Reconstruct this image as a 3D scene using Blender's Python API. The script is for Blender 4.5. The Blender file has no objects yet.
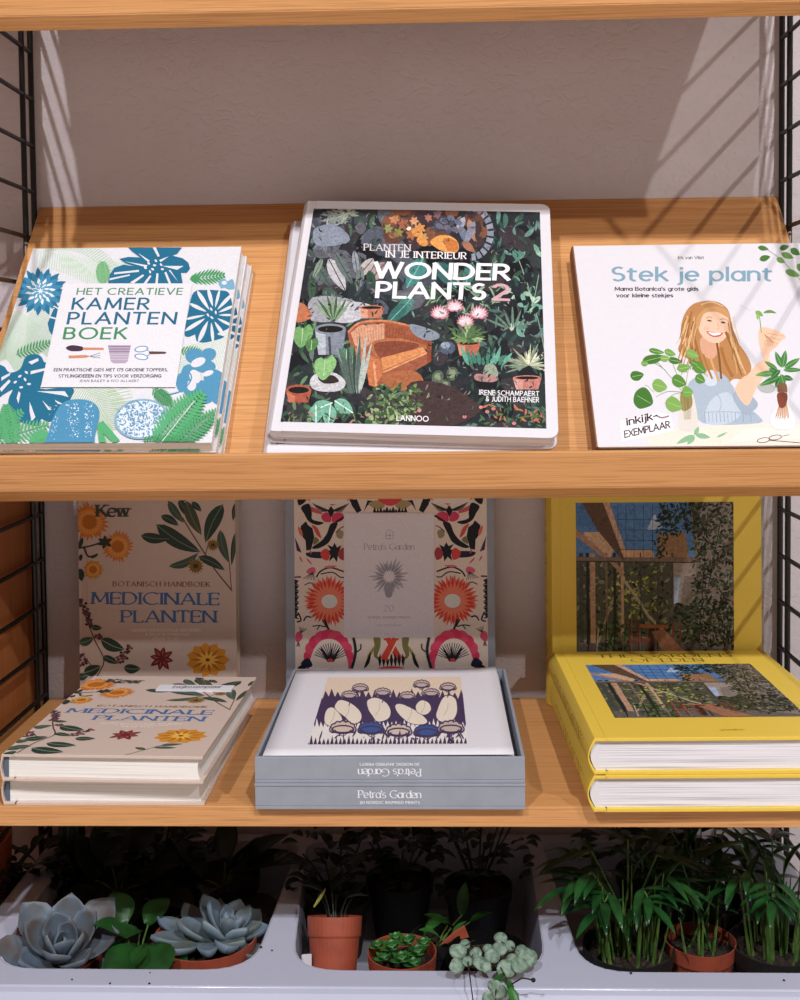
import bpy, bmesh, math, random
from mathutils import Vector, Matrix
from math import sin, cos, pi, radians, atan2, hypot

C = bpy.context.scene.collection
S = 0.01                                   # everything below is measured in centimetres

# ------------------------------------------------------------------ camera (measured from the photograph)
CAM = Vector((3.136, -122.878, 2.185)); FPX = 1142.273; CYP = 402.485
YAW, PIT, ROL = radians(-1.764), radians(2.554), radians(-0.618)
_f = Vector((sin(YAW)*cos(PIT), cos(YAW)*cos(PIT), -sin(PIT)))
_r = Vector((cos(YAW), -sin(YAW), 0)); _u = _r.cross(_f)
CR = cos(ROL)*_r + sin(ROL)*_u; CU = -sin(ROL)*_r + cos(ROL)*_u; CF = _f
cam = bpy.data.cameras.new('camera'); camo = bpy.data.objects.new('camera', cam); C.objects.link(camo)
cam.sensor_fit = 'VERTICAL'; cam.sensor_height = 36; cam.lens = FPX/1000*36
cam.shift_y = -(500-CYP)/1000; cam.clip_start = .01; cam.clip_end = 50
M = Matrix.Identity(4)
for i in range(3):
    M[i][0] = CR[i]; M[i][1] = CU[i]; M[i][2] = -CF[i]; M[i][3] = CAM[i]*S
camo.matrix_world = M
bpy.context.scene.camera = camo

def ray(x, y): return CF + CR*((x-400)/FPX) - CU*((y-CYP)/FPX)

# ------------------------------------------------------------------ materials
def lin(h):
    h = h.lstrip('#'); out = []
    for i in (0, 2, 4):
        c = int(h[i:i+2], 16)/255
        out.append(c/12.92 if c <= .04045 else ((c+.055)/1.055)**2.4)
    return tuple(out)+(1.0,)

def newmat(name):
    m = bpy.data.materials.new(name); m.use_nodes = True
    nt = m.node_tree; b = nt.nodes['Principled BSDF']
    return m, nt, b

def N(nt, t, **k):
    n = nt.nodes.new(t)
    for a, v in k.items():
        if a in n.inputs.keys(): n.inputs[a].default_value = v
        else: setattr(n, a, v)
    return n

def simple(name, col, rough=.5, spec=.5, metal=0, vary=.0, scale=200, bump=0, col2=None, trans=0, coat=0):
    m, nt, b = newmat(name); c = lin(col); L = nt.links
    b.inputs['Roughness'].default_value = rough; b.inputs['Metallic'].default_value = metal
    b.inputs['Specular IOR Level'].default_value = spec
    b.inputs['Coat Weight'].default_value = coat
    tc = N(nt, 'ShaderNodeTexCoord')
    no = N(nt, 'ShaderNodeTexNoise'); no.inputs['Scale'].default_value = scale; no.inputs['Detail'].default_value = 3
    L.new(tc.outputs['Object'], no.inputs['Vector'])
    rp = N(nt, 'ShaderNodeValToRGB')
    c2 = lin(col2) if col2 else tuple(v*(1-vary) for v in c[:3])+(1,)
    rp.color_ramp.elements[0].position = .35; rp.color_ramp.elements[1].position = .65
    rp.color_ramp.elements[0].color = c2; rp.color_ramp.elements[1].color = c
    L.new(no.outputs['Fac'], rp.inputs['Fac']); L.new(rp.outputs['Color'], b.inputs['Base Color'])
    if bump:
        bp = N(nt, 'ShaderNodeBump'); bp.inputs['Strength'].default_value = bump; bp.inputs['Distance'].default_value = .001
        L.new(no.outputs['Fac'], bp.inputs['Height']); L.new(bp.outputs['Normal'], b.inputs['Normal'])
    return m

def oak(name, a, bb, axis='x', rough=.45):
    m, nt, b = newmat(name); L = nt.links
    tc = N(nt, 'ShaderNodeTexCoord'); mp = N(nt, 'ShaderNodeMapping')
    mp.inputs['Scale'].default_value = {'x': (2, 190, 190), 'z': (190, 190, 2), 'y': (190, 2, 190)}[axis]
    L.new(tc.outputs['Object'], mp.inputs['Vector'])
    n1 = N(nt, 'ShaderNodeTexNoise'); n1.inputs['Scale'].default_value = 1; n1.inputs['Detail'].default_value = 6; n1.inputs['Roughness'].default_value = .65
    L.new(mp.outputs[0], n1.inputs['Vector'])
    mp2 = N(nt, 'ShaderNodeMapping'); mp2.inputs['Scale'].default_value = {'x': (14, 900, 900), 'z': (900, 900, 14), 'y': (900, 14, 900)}[axis]
    L.new(tc.outputs['Object'], mp2.inputs['Vector'])
    n2 = N(nt, 'ShaderNodeTexNoise'); n2.inputs['Scale'].default_value = 1; n2.inputs['Detail'].default_value = 2
    L.new(mp2.outputs[0], n2.inputs['Vector'])
    rp = N(nt, 'ShaderNodeValToRGB'); rp.color_ramp.elements[0].position = .3; rp.color_ramp.elements[1].position = .7
    rp.color_ramp.elements[0].color = lin(bb); rp.color_ramp.elements[1].color = lin(a)
    L.new(n1.outputs['Fac'], rp.inputs['Fac'])
    rp2 = N(nt, 'ShaderNodeValToRGB'); rp2.color_ramp.elements[0].position = .36; rp2.color_ramp.elements[1].position = .5
    rp2.color_ramp.elements[0].color = (.78, .74, .7, 1); rp2.color_ramp.elements[1].color = (1, 1, 1, 1)
    L.new(n2.outputs['Fac'], rp2.inputs['Fac'])
    mx = N(nt, 'ShaderNodeMix'); mx.data_type = 'RGBA'; mx.blend_type = 'MULTIPLY'; mx.inputs[0].default_value = 1
    L.new(rp.outputs[0], mx.inputs[6]); L.new(rp2.outputs[0], mx.inputs[7])
    L.new(mx.outputs[2], b.inputs['Base Color']); b.inputs['Roughness'].default_value = rough
    bp = N(nt, 'ShaderNodeBump'); bp.inputs['Strength'].default_value = .15; bp.inputs['Distance'].default_value = .0005
    L.new(n2.outputs['Fac'], bp.inputs['Height']); L.new(bp.outputs[0], b.inputs['Normal'])
    return m

def plaster():
    m, nt, b = newmat('rough plaster'); L = nt.links
    tc = N(nt, 'ShaderNodeTexCoord')
    n1 = N(nt, 'ShaderNodeTexNoise'); n1.inputs['Scale'].default_value = 9; n1.inputs['Detail'].default_value = 5; n1.inputs['Distortion'].default_value = .6
    n2 = N(nt, 'ShaderNodeTexNoise'); n2.inputs['Scale'].default_value = 85; n2.inputs['Detail'].default_value = 4; n2.inputs['Distortion'].default_value = 1.2
    mp = N(nt, 'ShaderNodeMapping'); mp.inputs['Scale'].default_value = (1, 1, 1.4)
    L.new(tc.outputs['Object'], mp.inputs['Vector'])
    v = N(nt, 'ShaderNodeTexVoronoi'); v.inputs['Scale'].default_value = 70
    for n in (n1, n2, v): L.new(mp.outputs[0], n.inputs['Vector'])
    rp = N(nt, 'ShaderNodeValToRGB'); rp.color_ramp.elements[0].color = lin('#c4babc'); rp.color_ramp.elements[1].color = lin('#d0c9ce')
    L.new(n1.outputs['Fac'], rp.inputs['Fac']); L.new(rp.outputs[0], b.inputs['Base Color'])
    a1 = N(nt, 'ShaderNodeMath', operation='MULTIPLY'); a1.inputs[1].default_value = 2.2
    L.new(n1.outputs['Fac'], a1.inputs[0])
    # trowel drags: noise thresholded into pits
    r2 = N(nt, 'ShaderNodeValToRGB'); r2.color_ramp.elements[0].position = .3; r2.color_ramp.elements[1].position = .5
    L.new(n2.outputs['Fac'], r2.inputs['Fac'])
    a2 = N(nt, 'ShaderNodeMath', operation='ADD'); L.new(a1.outputs[0], a2.inputs[0]); L.new(r2.outputs[0], a2.inputs[1])
    bp = N(nt, 'ShaderNodeBump'); bp.inputs['Strength'].default_value = .4; bp.inputs['Distance'].default_value = .0013
    L.new(a2.outputs[0], bp.inputs['Height']); L.new(bp.outputs[0], b.inputs['Normal'])
    b.inputs['Roughness'].default_value = .85
    return m

def pages_mat(name, col='#efece8', dark='#c9c3c0', freq=2600):
    m, nt, b = newmat(name); L = nt.links
    tc = N(nt, 'ShaderNodeTexCoord'); mp = N(nt, 'ShaderNodeMapping'); mp.inputs['Scale'].default_value = (6, 6, freq)
    L.new(tc.outputs['Object'], mp.inputs['Vector'])
    n = N(nt, 'ShaderNodeTexNoise'); n.inputs['Scale'].default_value = 1; n.inputs['Detail'].default_value = 2
    L.new(mp.outputs[0], n.inputs['Vector'])
    rp = N(nt, 'ShaderNodeValToRGB'); rp.color_ramp.elements[0].position = .33; rp.color_ramp.elements[1].position = .5
    rp.color_ramp.elements[0].color = lin(dark); rp.color_ramp.elements[1].color = lin(col)
    L.new(n.outputs['Fac'], rp.inputs['Fac']); L.new(rp.outputs[0], b.inputs['Base Color'])
    b.inputs['Roughness'].default_value = .8
    return m

def print_mat(name='printed ink', lo=.9, hi=1.08, sc=900, det=2, dist=0):
    m, nt, b = newmat(name); L = nt.links
    a = N(nt, 'ShaderNodeVertexColor'); a.layer_name = 'ink'
    tc = N(nt, 'ShaderNodeTexCoord'); n = N(nt, 'ShaderNodeTexNoise'); n.inputs['Scale'].default_value = sc; n.inputs['Detail'].default_value = det; n.inputs['Distortion'].default_value = dist
    L.new(tc.outputs['Object'], n.inputs['Vector'])
    mr = N(nt, 'ShaderNodeMapRange'); mr.inputs[1].default_value = .25; mr.inputs[2].default_value = .75; mr.inputs[3].default_value = lo; mr.inputs[4].default_value = hi
    L.new(n.outputs['Fac'], mr.inputs[0])
    mx = N(nt, 'ShaderNodeVectorMath', operation='SCALE')
    L.new(a.outputs['Color'], mx.inputs[0]); L.new(mr.outputs[0], mx.inputs['Scale'])
    L.new(mx.outputs[0], b.inputs['Base Color']); b.inputs['Roughness'].default_value = .42
    b.inputs['Specular IOR Level'].default_value = .2
    return m

MT = dict(
    oak=oak('oiled oak', '#d9a169', '#c98d54'), oakz=oak('oak veneer upright grain', '#ad6c3a', '#94562a', 'z'),
    wall=plaster(), black=simple('black powder coated steel', '#060607', .38, vary=.3),
    steel=simple('zinc plated clip', '#d8d8da', .3, metal=.6, vary=.1),
    pages=pages_mat('page edges'), pagesb=pages_mat('coated page edges', '#e6e4ea', '#a9a6b0', 1500),
    ink=print_mat(), photo=print_mat('printed photograph', .62, 1.32, 260, 6, 1.2), brown_spine=simple('brown spine', '#8c5f42', .7, vary=.1, scale=500),
    white=simple('white laminated cover', '#dedce2', .38, vary=.02),
    whitem=simple('white paper', '#e0dfe5', .6, vary=.02),
    yellow=simple('yellow cloth cover', '#e8c64c', .5, vary=.05, scale=900, bump=.05),
    pink=simple('dusty pink cover', '#d0bcb0', .5, vary=.03), navy=simple('dark blue endpaper', '#566678', .6, vary=.1),
    silver=simple('grey box paper', '#959ba8', .4, vary=.08, scale=60, bump=.1),
    plast=simple('glossy white plastic', '#bcc0d4', .22, vary=.02, scale=20, coat=.3),
    bpot=simple('dark plastic pot', '#1e1b1a', .6, vary=.3), terra=simple('terracotta plastic', '#a44f38', .5, vary=.2, scale=60),
    soil=simple('potting soil', '#3a2a20', .95, col2='#120c09', scale=260, bump=1.0),
    floor=simple('pale brown floor boards', '#cdb39a', .6, vary=.2, scale=8),
    ech=simple('powdery blue green succulent', '#5c6d7c', .5, col2='#5a5250', scale=38),
    ech2=simple('pale blue succulent', '#6b7d90', .5, col2='#5c665e', scale=40),
    green=simple('glossy green leaf', '#1f5220', .4, col2='#133a17', scale=40),
    green2=simple('bright green leaf', '#34702c', .38, col2='#1c4a20', scale=60),
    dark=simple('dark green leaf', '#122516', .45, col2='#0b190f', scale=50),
    palm=simple('palm leaf green', '#1f5224', .34, col2='#0f3016', scale=60),
    stem=simple('pale green stem', '#66803c', .5, col2='#38602a', scale=80),
    pepe=simple('mottled grey green leaf', '#839a88', .5, col2='#58705e', scale=260),
    yell=simple('yellowed leaf', '#a8a850', .5, vary=.2),
)

# ------------------------------------------------------------------ object helpers
def link(name, me, parent=None, smooth=False):
    o = bpy.data.objects.new(name, me); C.objects.link(o)
    if parent: o.parent = parent
    if smooth:
        for p in me.polygons: p.use_smooth = True
    return o

def tag(o, label, cat, group=None):
    o['label'] = label; o['category'] = cat
    if group: o['group'] = group
    return o

def empty(name, mat4, label, cat, group=None):
    o = bpy.data.objects.new(name, None); C.objects.link(o); o.empty_display_size = .02
    o.matrix_world = mat4
    return tag(o, label, cat, group)

def at(x, y, z, rz=0):
    return Matrix.Translation((x*S, y*S, z*S)) @ Matrix.Rotation(radians(rz), 4, 'Z')

def frame(o, X, Y, Z):
    m = Matrix.Identity(4)
    for i in range(3): m[i][0] = X[i]; m[i][1] = Y[i]; m[i][2] = Z[i]; m[i][3] = o[i]*S
    return m

def dup(root, mat4, label=None):
    r = root.copy(); C.objects.link(r); r.matrix_world = mat4
    if label: r['label'] = label
    for ch in list(root.children):
        c = ch.copy(); C.objects.link(c); c.parent = r
        for g in list(ch.children):
            d = g.copy(); C.objects.link(d); d.parent = c
    return r

class MB:
    def __init__(s): s.v = []; s.f = []
    def add(s, vs, fs):
        n = len(s.v); s.v += [tuple(v) for v in vs]; s.f += [tuple(i+n for i in f) for f in fs]
    def box(s, x0, x1, y0, y1, z0, z1):
        v = [(x, y, z) for z in (z0, z1) for y in (y0, y1) for x in (x0, x1)]
        s.add(v, [(0, 2, 3, 1), (4, 5, 7, 6), (0, 1, 5, 4), (2, 6, 7, 3), (0, 4, 6, 2), (1, 3, 7, 5)])
    def extrude(s, poly, a, b, plane='yz'):
        # closed outline extruded along the missing axis
        def P(p, t): return (t, p[0], p[1]) if plane == 'yz' else ((p[0], t, p[1]) if plane == 'xz' else (p[0], p[1], t))
        n = len(poly); v = [P(p, a) for p in poly]+[P(p, b) for p in poly]
        f = [tuple(range(n))[::-1], tuple(range(n, 2*n))]+[(i, (i+1) % n, n+(i+1) % n, n+i) for i in range(n)]
        s.add(v, f)
    def tube(s, pts, r, n=8, r1=None, cap=True):
        pts = [Vector(p) for p in pts]; m = len(pts); rings = []
        up = Vector((0, 0, 1))
        base = len(s.v)
        for i, p in enumerate(pts):
            d = (pts[min(i+1, m-1)]-pts[max(i-1, 0)]).normalized()
            a = d.cross(up) if abs(d.z) < .95 else d.cross(Vector((1, 0, 0)))
            a.normalize(); b = d.cross(a)
            rr = r if r1 is None else r+(r1-r)*i/(m-1)
            s.v += [tuple(p+a*cos(2*pi*k/n)*rr+b*sin(2*pi*k/n)*rr) for k in range(n)]
        for i in range(m-1):
            for k in range(n):
                s.f.append((base+i*n+k, base+i*n+(k+1) % n, base+(i+1)*n+(k+1) % n, base+(i+1)*n+k))
        if cap:
            s.f.append(tuple(base+k for k in range(n))[::-1]); s.f.append(tuple(base+(m-1)*n+k for k in range(n)))
    def lathe(s, prof, c=(0, 0, 0), n=28):
        base = len(s.v); m = len(prof)
        for r, z in prof: s.v += [(c[0]+r*cos(2*pi*k/n), c[1]+r*sin(2*pi*k/n), c[2]+z) for k in range(n)]
        for i in range(m-1):
            for k in range(n): s.f.append((base+i*n+k, base+i*n+(k+1) % n, base+(i+1)*n+(k+1) % n, base+(i+1)*n+k))
        s.f.append(tuple(base+k for k in range(n))[::-1]); s.f.append(tuple(base+(m-1)*n+k for k in range(n)))
    def build(s, name, mat, parent=None, smooth=False, bevel=0, sub=0):
        me = bpy.data.meshes.new(name); me.from_pydata([(v[0]*S, v[1]*S, v[2]*S) for v in s.v], [], s.f)
        bm = bmesh.new(); bm.from_mesh(me); bmesh.ops.recalc_face_normals(bm, faces=bm.faces); bm.to_mesh(me); bm.free()
        me.materials.append(MT[mat] if isinstance(mat, str) else mat)
        o = link(name, me, parent, smooth)
        if bevel:
            b = o.modifiers.new('bevel', 'BEVEL'); b.width = bevel*S; b.segments = 2; b.limit_method = 'ANGLE'; b.angle_limit = radians(40)
        if sub:
            b = o.modifiers.new('subdivision', 'SUBSURF'); b.levels = sub; b.render_levels = sub
        return o

# ------------------------------------------------------------------ lettering: every glyph is a pen skeleton, cap height = 1
def arc(cx, cy, rx, ry, a0, a1, n=12):
    return [(cx+rx*cos(radians(a0+(a1-a0)*i/n)), cy+ry*sin(radians(a0+(a1-a0)*i/n))) for i in range(n+1)]
X = .7
GL = {
 'A': (.8, [[(0, 0), (.4, 1)], [(.4, 1), (.8, 0)], [(.14, .33), (.66, .33)]]),
 'B': (.58, [[(0, 0), (0, 1)], [(0, 1), (.28, 1)]+arc(.28, .76, .24, .24, 80, -90)+[(0, .52)], [(0, .52), (.3, .52)]+arc(.3, .26, .27, .26, 80, -90)+[(0, 0)]]),
 'C': (.8, [arc(.48, .5, .48, .5, 48, 312, 20)]),
 'D': (.74, [[(0, 0), (0, 1)], [(0, 1), (.25, 1)]+arc(.25, .5, .48, .5, 80, -80, 14)+[(.25, 0), (0, 0)]]),
 'E': (.5, [[(0, 0), (0, 1)], [(0, 1), (.5, 1)], [(0, .52), (.45, .52)], [(0, 0), (.5, 0)]]),
 'F': (.48, [[(0, 0), (0, 1)], [(0, 1), (.48, 1)], [(0, .52), (.42, .52)]]),
 'G': (.85, [arc(.48, .5, .48, .5, 48, 340, 20), [(.9, .42), (.55, .42)], [(.88, .42), (.88, .15)]]),
 'H': (.68, [[(0, 0), (0, 1)], [(.68, 0), (.68, 1)], [(0, .52), (.68, .52)]]),
 'I': (.04, [[(.02, 0), (.02, 1)]]),
 'J': (.32, [[(.3, 1), (.3, .2)]+arc(.1, .15, .2, .17, 0, -120, 8)]),
 'K': (.6, [[(0, 0), (0, 1)], [(0, .42), (.55, 1)], [(.18, .6), (.62, 0)]]),
 'L': (.46, [[(0, 0), (0, 1)], [(0, 0), (.46, 0)]]),
 'M': (.88, [[(0, 0), (.06, 1)], [(.06, 1), (.44, .15)], [(.44, .15), (.82, 1)], [(.82, 1), (.88, 0)]]),
 'N': (.7, [[(0, 0), (0, 1)], [(0, 1), (.7, 0)], [(.7, 0), (.7, 1)]]),
 'O': (.98, [arc(.49, .5, .49, .5, 90, 450, 24)]),
 'P': (.54, [[(0, 0), (0, 1)], [(0, 1), (.26, 1)]+arc(.26, .73, .28, .27, 80, -90)+[(0, .46)]]),
 'Q': (.98, [arc(.49, .5, .49, .5, 90, 450, 24), [(.6, .25), (.95, -.05)]]),
 'R': (.6, [[(0, 0), (0, 1)], [(0, 1), (.26, 1)]+arc(.26, .74, .28, .26, 80, -90)+[(0, .48)], [(.24, .48), (.6, 0)]]),
 'S': (.5, [arc(.26, .75, .23, .25, 40, 250, 12)+arc(.25, .26, .25, .26, 75, -145, 14)]),
 'T': (.62, [[(.31, 0), (.31, 1)], [(0, 1), (.62, 1)]]),
 'U': (.66, [[(0, 1), (0, .33)]+arc(.33, .32, .33, .33, 185, 355, 12)+[(.66, 1)]]),
 'V': (.74, [[(0, 1), (.37, 0)], [(.37, 0), (.74, 1)]]),
 'W': (1.12, [[(0, 1), (.28, 0)], [(.28, 0), (.56, 1)], [(.56, 1), (.84, 0)], [(.84, 0), (1.12, 1)]]),
 'X': (.66, [[(0, 1), (.66, 0)], [(0, 0), (.66, 1)]]),
 'Y': (.66, [[(0, 1), (.33, .45)], [(.66, 1), (.33, .45)], [(.33, .45), (.33, 0)]]),
 'Z': (.6, [[(0, 1), (.6, 1)], [(.6, 1), (0, 0)], [(0, 0), (.6, 0)]]),
 '0': (.6, [arc(.3, .5, .3, .5, 90, 450, 20)]),
 '1': (.2, [[(0, .8), (.2, 1)], [(.2, 1), (.2, 0)]]),
 '2': (.56, [arc(.27, .72, .27, .28, 165, -20, 12)+[(0, 0)], [(0, 0), (.58, 0)]]),
 '5': (.52, [[(.48, 1), (.1, 1)], [(.1, 1), (.05, .55)], arc(.22, .32, .28, .32, 120, -140, 14)]),
 '7': (.52, [[(0, 1), (.52, 1)], [(.52, 1), (.15, 0)]]),
 '&': (.7, [arc(.3, .78, .18, .22, -50, 230, 12)+[(.66, 0)], arc(.27, .26, .27, .26, 110, 330, 12)+[(.64, .5)]]),
 '-': (.3, [[(0, .42), (.3, .42)]]), "'": (.06, [[(.05, 1), (.02, .75)]]), ',': (.06, [[(.05, .05), (0, -.15)]]), '.': (.05, [[(.02, 0), (.02, .06)]]),
 'a': (.52, [arc(.26, X/2, .26, X/2, 20, 340, 14), [(.52, X), (.52, 0)]]),
 'b': (.52, [[(0, 0), (0, 1)], arc(.26, X/2, .26, X/2, 160, -160, 14)]),
 'c': (.46, [arc(.26, X/2, .26, X/2, 45, 315, 12)]),
 'd': (.52, [arc(.26, X/2, .26, X/2, 20, 340, 14), [(.52, 1), (.52, 0)]]),
 'e': (.54, [[(.02, X*.52), (.52, X*.52)], arc(.27, X/2, .26, X/2, 4, 318, 14)]),
 'f': (.3, [arc(.26, .82, .14, .18, 80, 180, 6)+[(.12, 0)], [(0, X), (.28, X)]]),
 'g': (.52, [arc(.26, X/2, .26, X/2, 20, 340, 14), [(.52, X), (.52, -.1)]+arc(.27, -.1, .25, .2, 0, -140, 8)]),
 'h': (.48, [[(0, 0), (0, 1)], arc(.24, X-.24, .24, .24, 170, 0, 8)+[(.48, 0)]]),
 'i': (.04, [[(.02, 0), (.02, X)], [(.02, .9), (.02, .97)]]),
 'j': (.1, [[(.1, X), (.1, -.12)]+arc(-.05, -.12, .15, .16, 0, -100, 6), [(.1, .9), (.1, .97)]]),
 'k': (.44, [[(0, 0), (0, 1)], [(0, .28), (.4, X)], [(.14, .42), (.46, 0)]]),
 'l': (.04, [[(.02, 0), (.02, 1)]]),
 'm': (.78, [[(0, 0), (0, X)], arc(.2, X-.2, .19, .2, 170, 0, 8)+[(.39, 0)], arc(.59, X-.2, .19, .2, 170, 0, 8)+[(.78, 0)]]),
 'n': (.46, [[(0, 0), (0, X)], arc(.23, X-.23, .23, .23, 170, 0, 8)+[(.46, 0)]]),
 'o': (.54, [arc(.27, X/2, .27, X/2, 90, 450, 18)]),
 'p': (.52, [[(0, -.3), (0, X)], arc(.26, X/2, .26, X/2, 160, -160, 14)]),
 'r': (.3, [[(0, 0), (0, X)], arc(.24, X-.24, .24, .24, 170, 70, 6)]),
 's': (.4, [arc(.2, X*.74, .18, X*.26, 40, 250, 8)+arc(.2, X*.26, .2, X*.26, 75, -145, 10)]),
 't': (.32, [[(.12, .95), (.12, .2)]+arc(.28, .18, .16, .18, 190, 290, 6), [(0, X), (.32, X)]]),
 'u': (.46, [[(0, X), (0, .25)]+arc(.23, .24, .23, .24, 190, 350, 8)+[(.46, X)], [(.46, X), (.46, 0)]]),
 'v': (.46, [[(0, X), (.23, 0)], [(.23, 0), (.46, X)]]),
 'w': (.72, [[(0, X), (.18, 0)], [(.18, 0), (.36, X)], [(.36, X), (.54, 0)], [(.54, 0), (.72, X)]]),
 'x': (.44, [[(0, X), (.44, 0)], [(0, 0), (.44, X)]]), 'q': (.52, [arc(.26, X/2, .26, X/2, 20, 340, 14), [(.52, X), (.52, -.3)]]),
 'y': (.46, [[(0, X), (.23, 0)], [(.46, X), (.12, -.3)]]),
 'z': (.42, [[(0, X), (.42, X)], [(.42, X), (0, 0)], [(0, 0), (.42, 0)]]),
}

def strip(pts, wf):
    """one pen stroke -> list of quads"""
    out = []; n = len(pts); L = []; R = []
    for i in range(n):
        a = pts[max(i-1, 0)]; b = pts[min(i+1, n-1)]
        dx, dy = b[0]-a[0], b[1]-a[1]; l = hypot(dx, dy) or 1e-6; dx /= l; dy /= l
        w = wf(dx, dy)/2; L.append((pts[i][0]-dy*w, pts[i][1]+dx*w)); R.append((pts[i][0]+dy*w, pts[i][1]-dx*w))
    return [L+R[::-1]]

def glyph_polys(ch, w, serif):
    adv, strokes = GL[ch]; out = []
    thin = w*.5 if serif else w
    def wf(dx, dy):
        if not serif: return w
        if dx*dy > .05 and abs(dx) > .15: return thin*1.1       # rising strokes are hairlines
        return thin+(w-thin)*abs(dy)
    for st in strokes:
        p = list(st)
        if len(p) == 2 and not serif:                           # lengthen straight strokes by half a pen
            (x0, y0), (x1, y1) = p; l = hypot(x1-x0, y1-y0) or 1; dx, dy = (x1-x0)/l*w*.42, (y1-y0)/l*w*.42
            p = [(x0-dx, y0-dy), (x1+dx, y1+dy)]
        out += strip(p, wf)
        if serif and len(st) == 2:
            (x0, y0), (x1, y1) = st
            if abs(y1-y0) > .5:
                for (x, y) in ((x0, y0), (x1, y1)):
                    if ch in 'MNVWA' and ((ch in 'VW' and y == 0) or (ch == 'A' and y == 1) or (ch == 'M' and abs(y-.15) < .01)): continue
                    h = thin*.9; sw = w*.5+.09
                    yy = y if y == 0 else y-h
                    out.append([(x-sw, yy), (x+sw, yy), (x+sw, yy+h), (x-sw, yy+h)])
            elif abs(x1-x0) > .3 and ch in 'EFTLZ':
                ends = ((x0, y0), (x1, y1)) if ch == 'T' else ((x1, y1),)
                for (x, y) in ends:
                    s_ = -1 if y > .8 else 1
                    if abs(y-.52) < .01: out.append([(x-thin/2, y-.09), (x+thin/2, y-.09), (x+thin/2, y+.09), (x-thin/2, y+.09)])
                    else: out.append([(x-thin*.9, y), (x+thin*.6, y), (x+thin*.6, y+s_*.2), (x, y+s_*.2)])
    return adv, out

# ------------------------------------------------------------------ cover printing: flat inks, one mesh per print, laid over each other
def clip(poly, x0, x1, y0, y1):
    for ax, lim, sg in ((0, x0, 1), (0, x1, -1), (1, y0, 1), (1, y1, -1)):
        out = []; n = len(poly)
        if n < 3: return []
        for i in range(n):
            a = poly[i]; b = poly[(i+1) % n]; ia = (a[ax]-lim)*sg >= 0; ib = (b[ax]-lim)*sg >= 0
            if ia: out.append(a)
            if ia != ib:
                t = (lim-a[ax])/(b[ax]-a[ax]); out.append((a[0]+(b[0]-a[0])*t, a[1]+(b[1]-a[1])*t))
        poly = out
    return poly if len(poly) >= 3 else []

def smooth_closed(p, k=4):
    out = []; n = len(p)
    for i in range(n):
        p0, p1, p2, p3 = p[i-1], p[i], p[(i+1) % n], p[(i+2) % n]
        for j in range(k):
            t = j/k
            out.append(tuple(.5*((2*p1[a])+(-p0[a]+p2[a])*t+(2*p0[a]-5*p1[a]+4*p2[a]-p3[a])*t*t+(-p0[a]+3*p1[a]-3*p2[a]+p3[a])*t**3) for a in (0, 1)))
    return out

def smooth_open(p, k=5):
    if len(p) < 3: return p
    q = [p[0]]+list(p)+[p[-1]]; out = []
    for i in range(1, len(q)-2):
        p0, p1, p2, p3 = q[i-1], q[i], q[i+1], q[i+2]
        for j in range(k):
            t = j/k
            out.append(tuple(.5*((2*p1[a])+(-p0[a]+p2[a])*t+(2*p0[a]-5*p1[a]+4*p2[a]-p3[a])*t*t+(-p0[a]+3*p1[a]-3*p2[a]+p3[a])*t**3) for a in (0, 1)))
    return out+[p[-1]]

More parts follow.
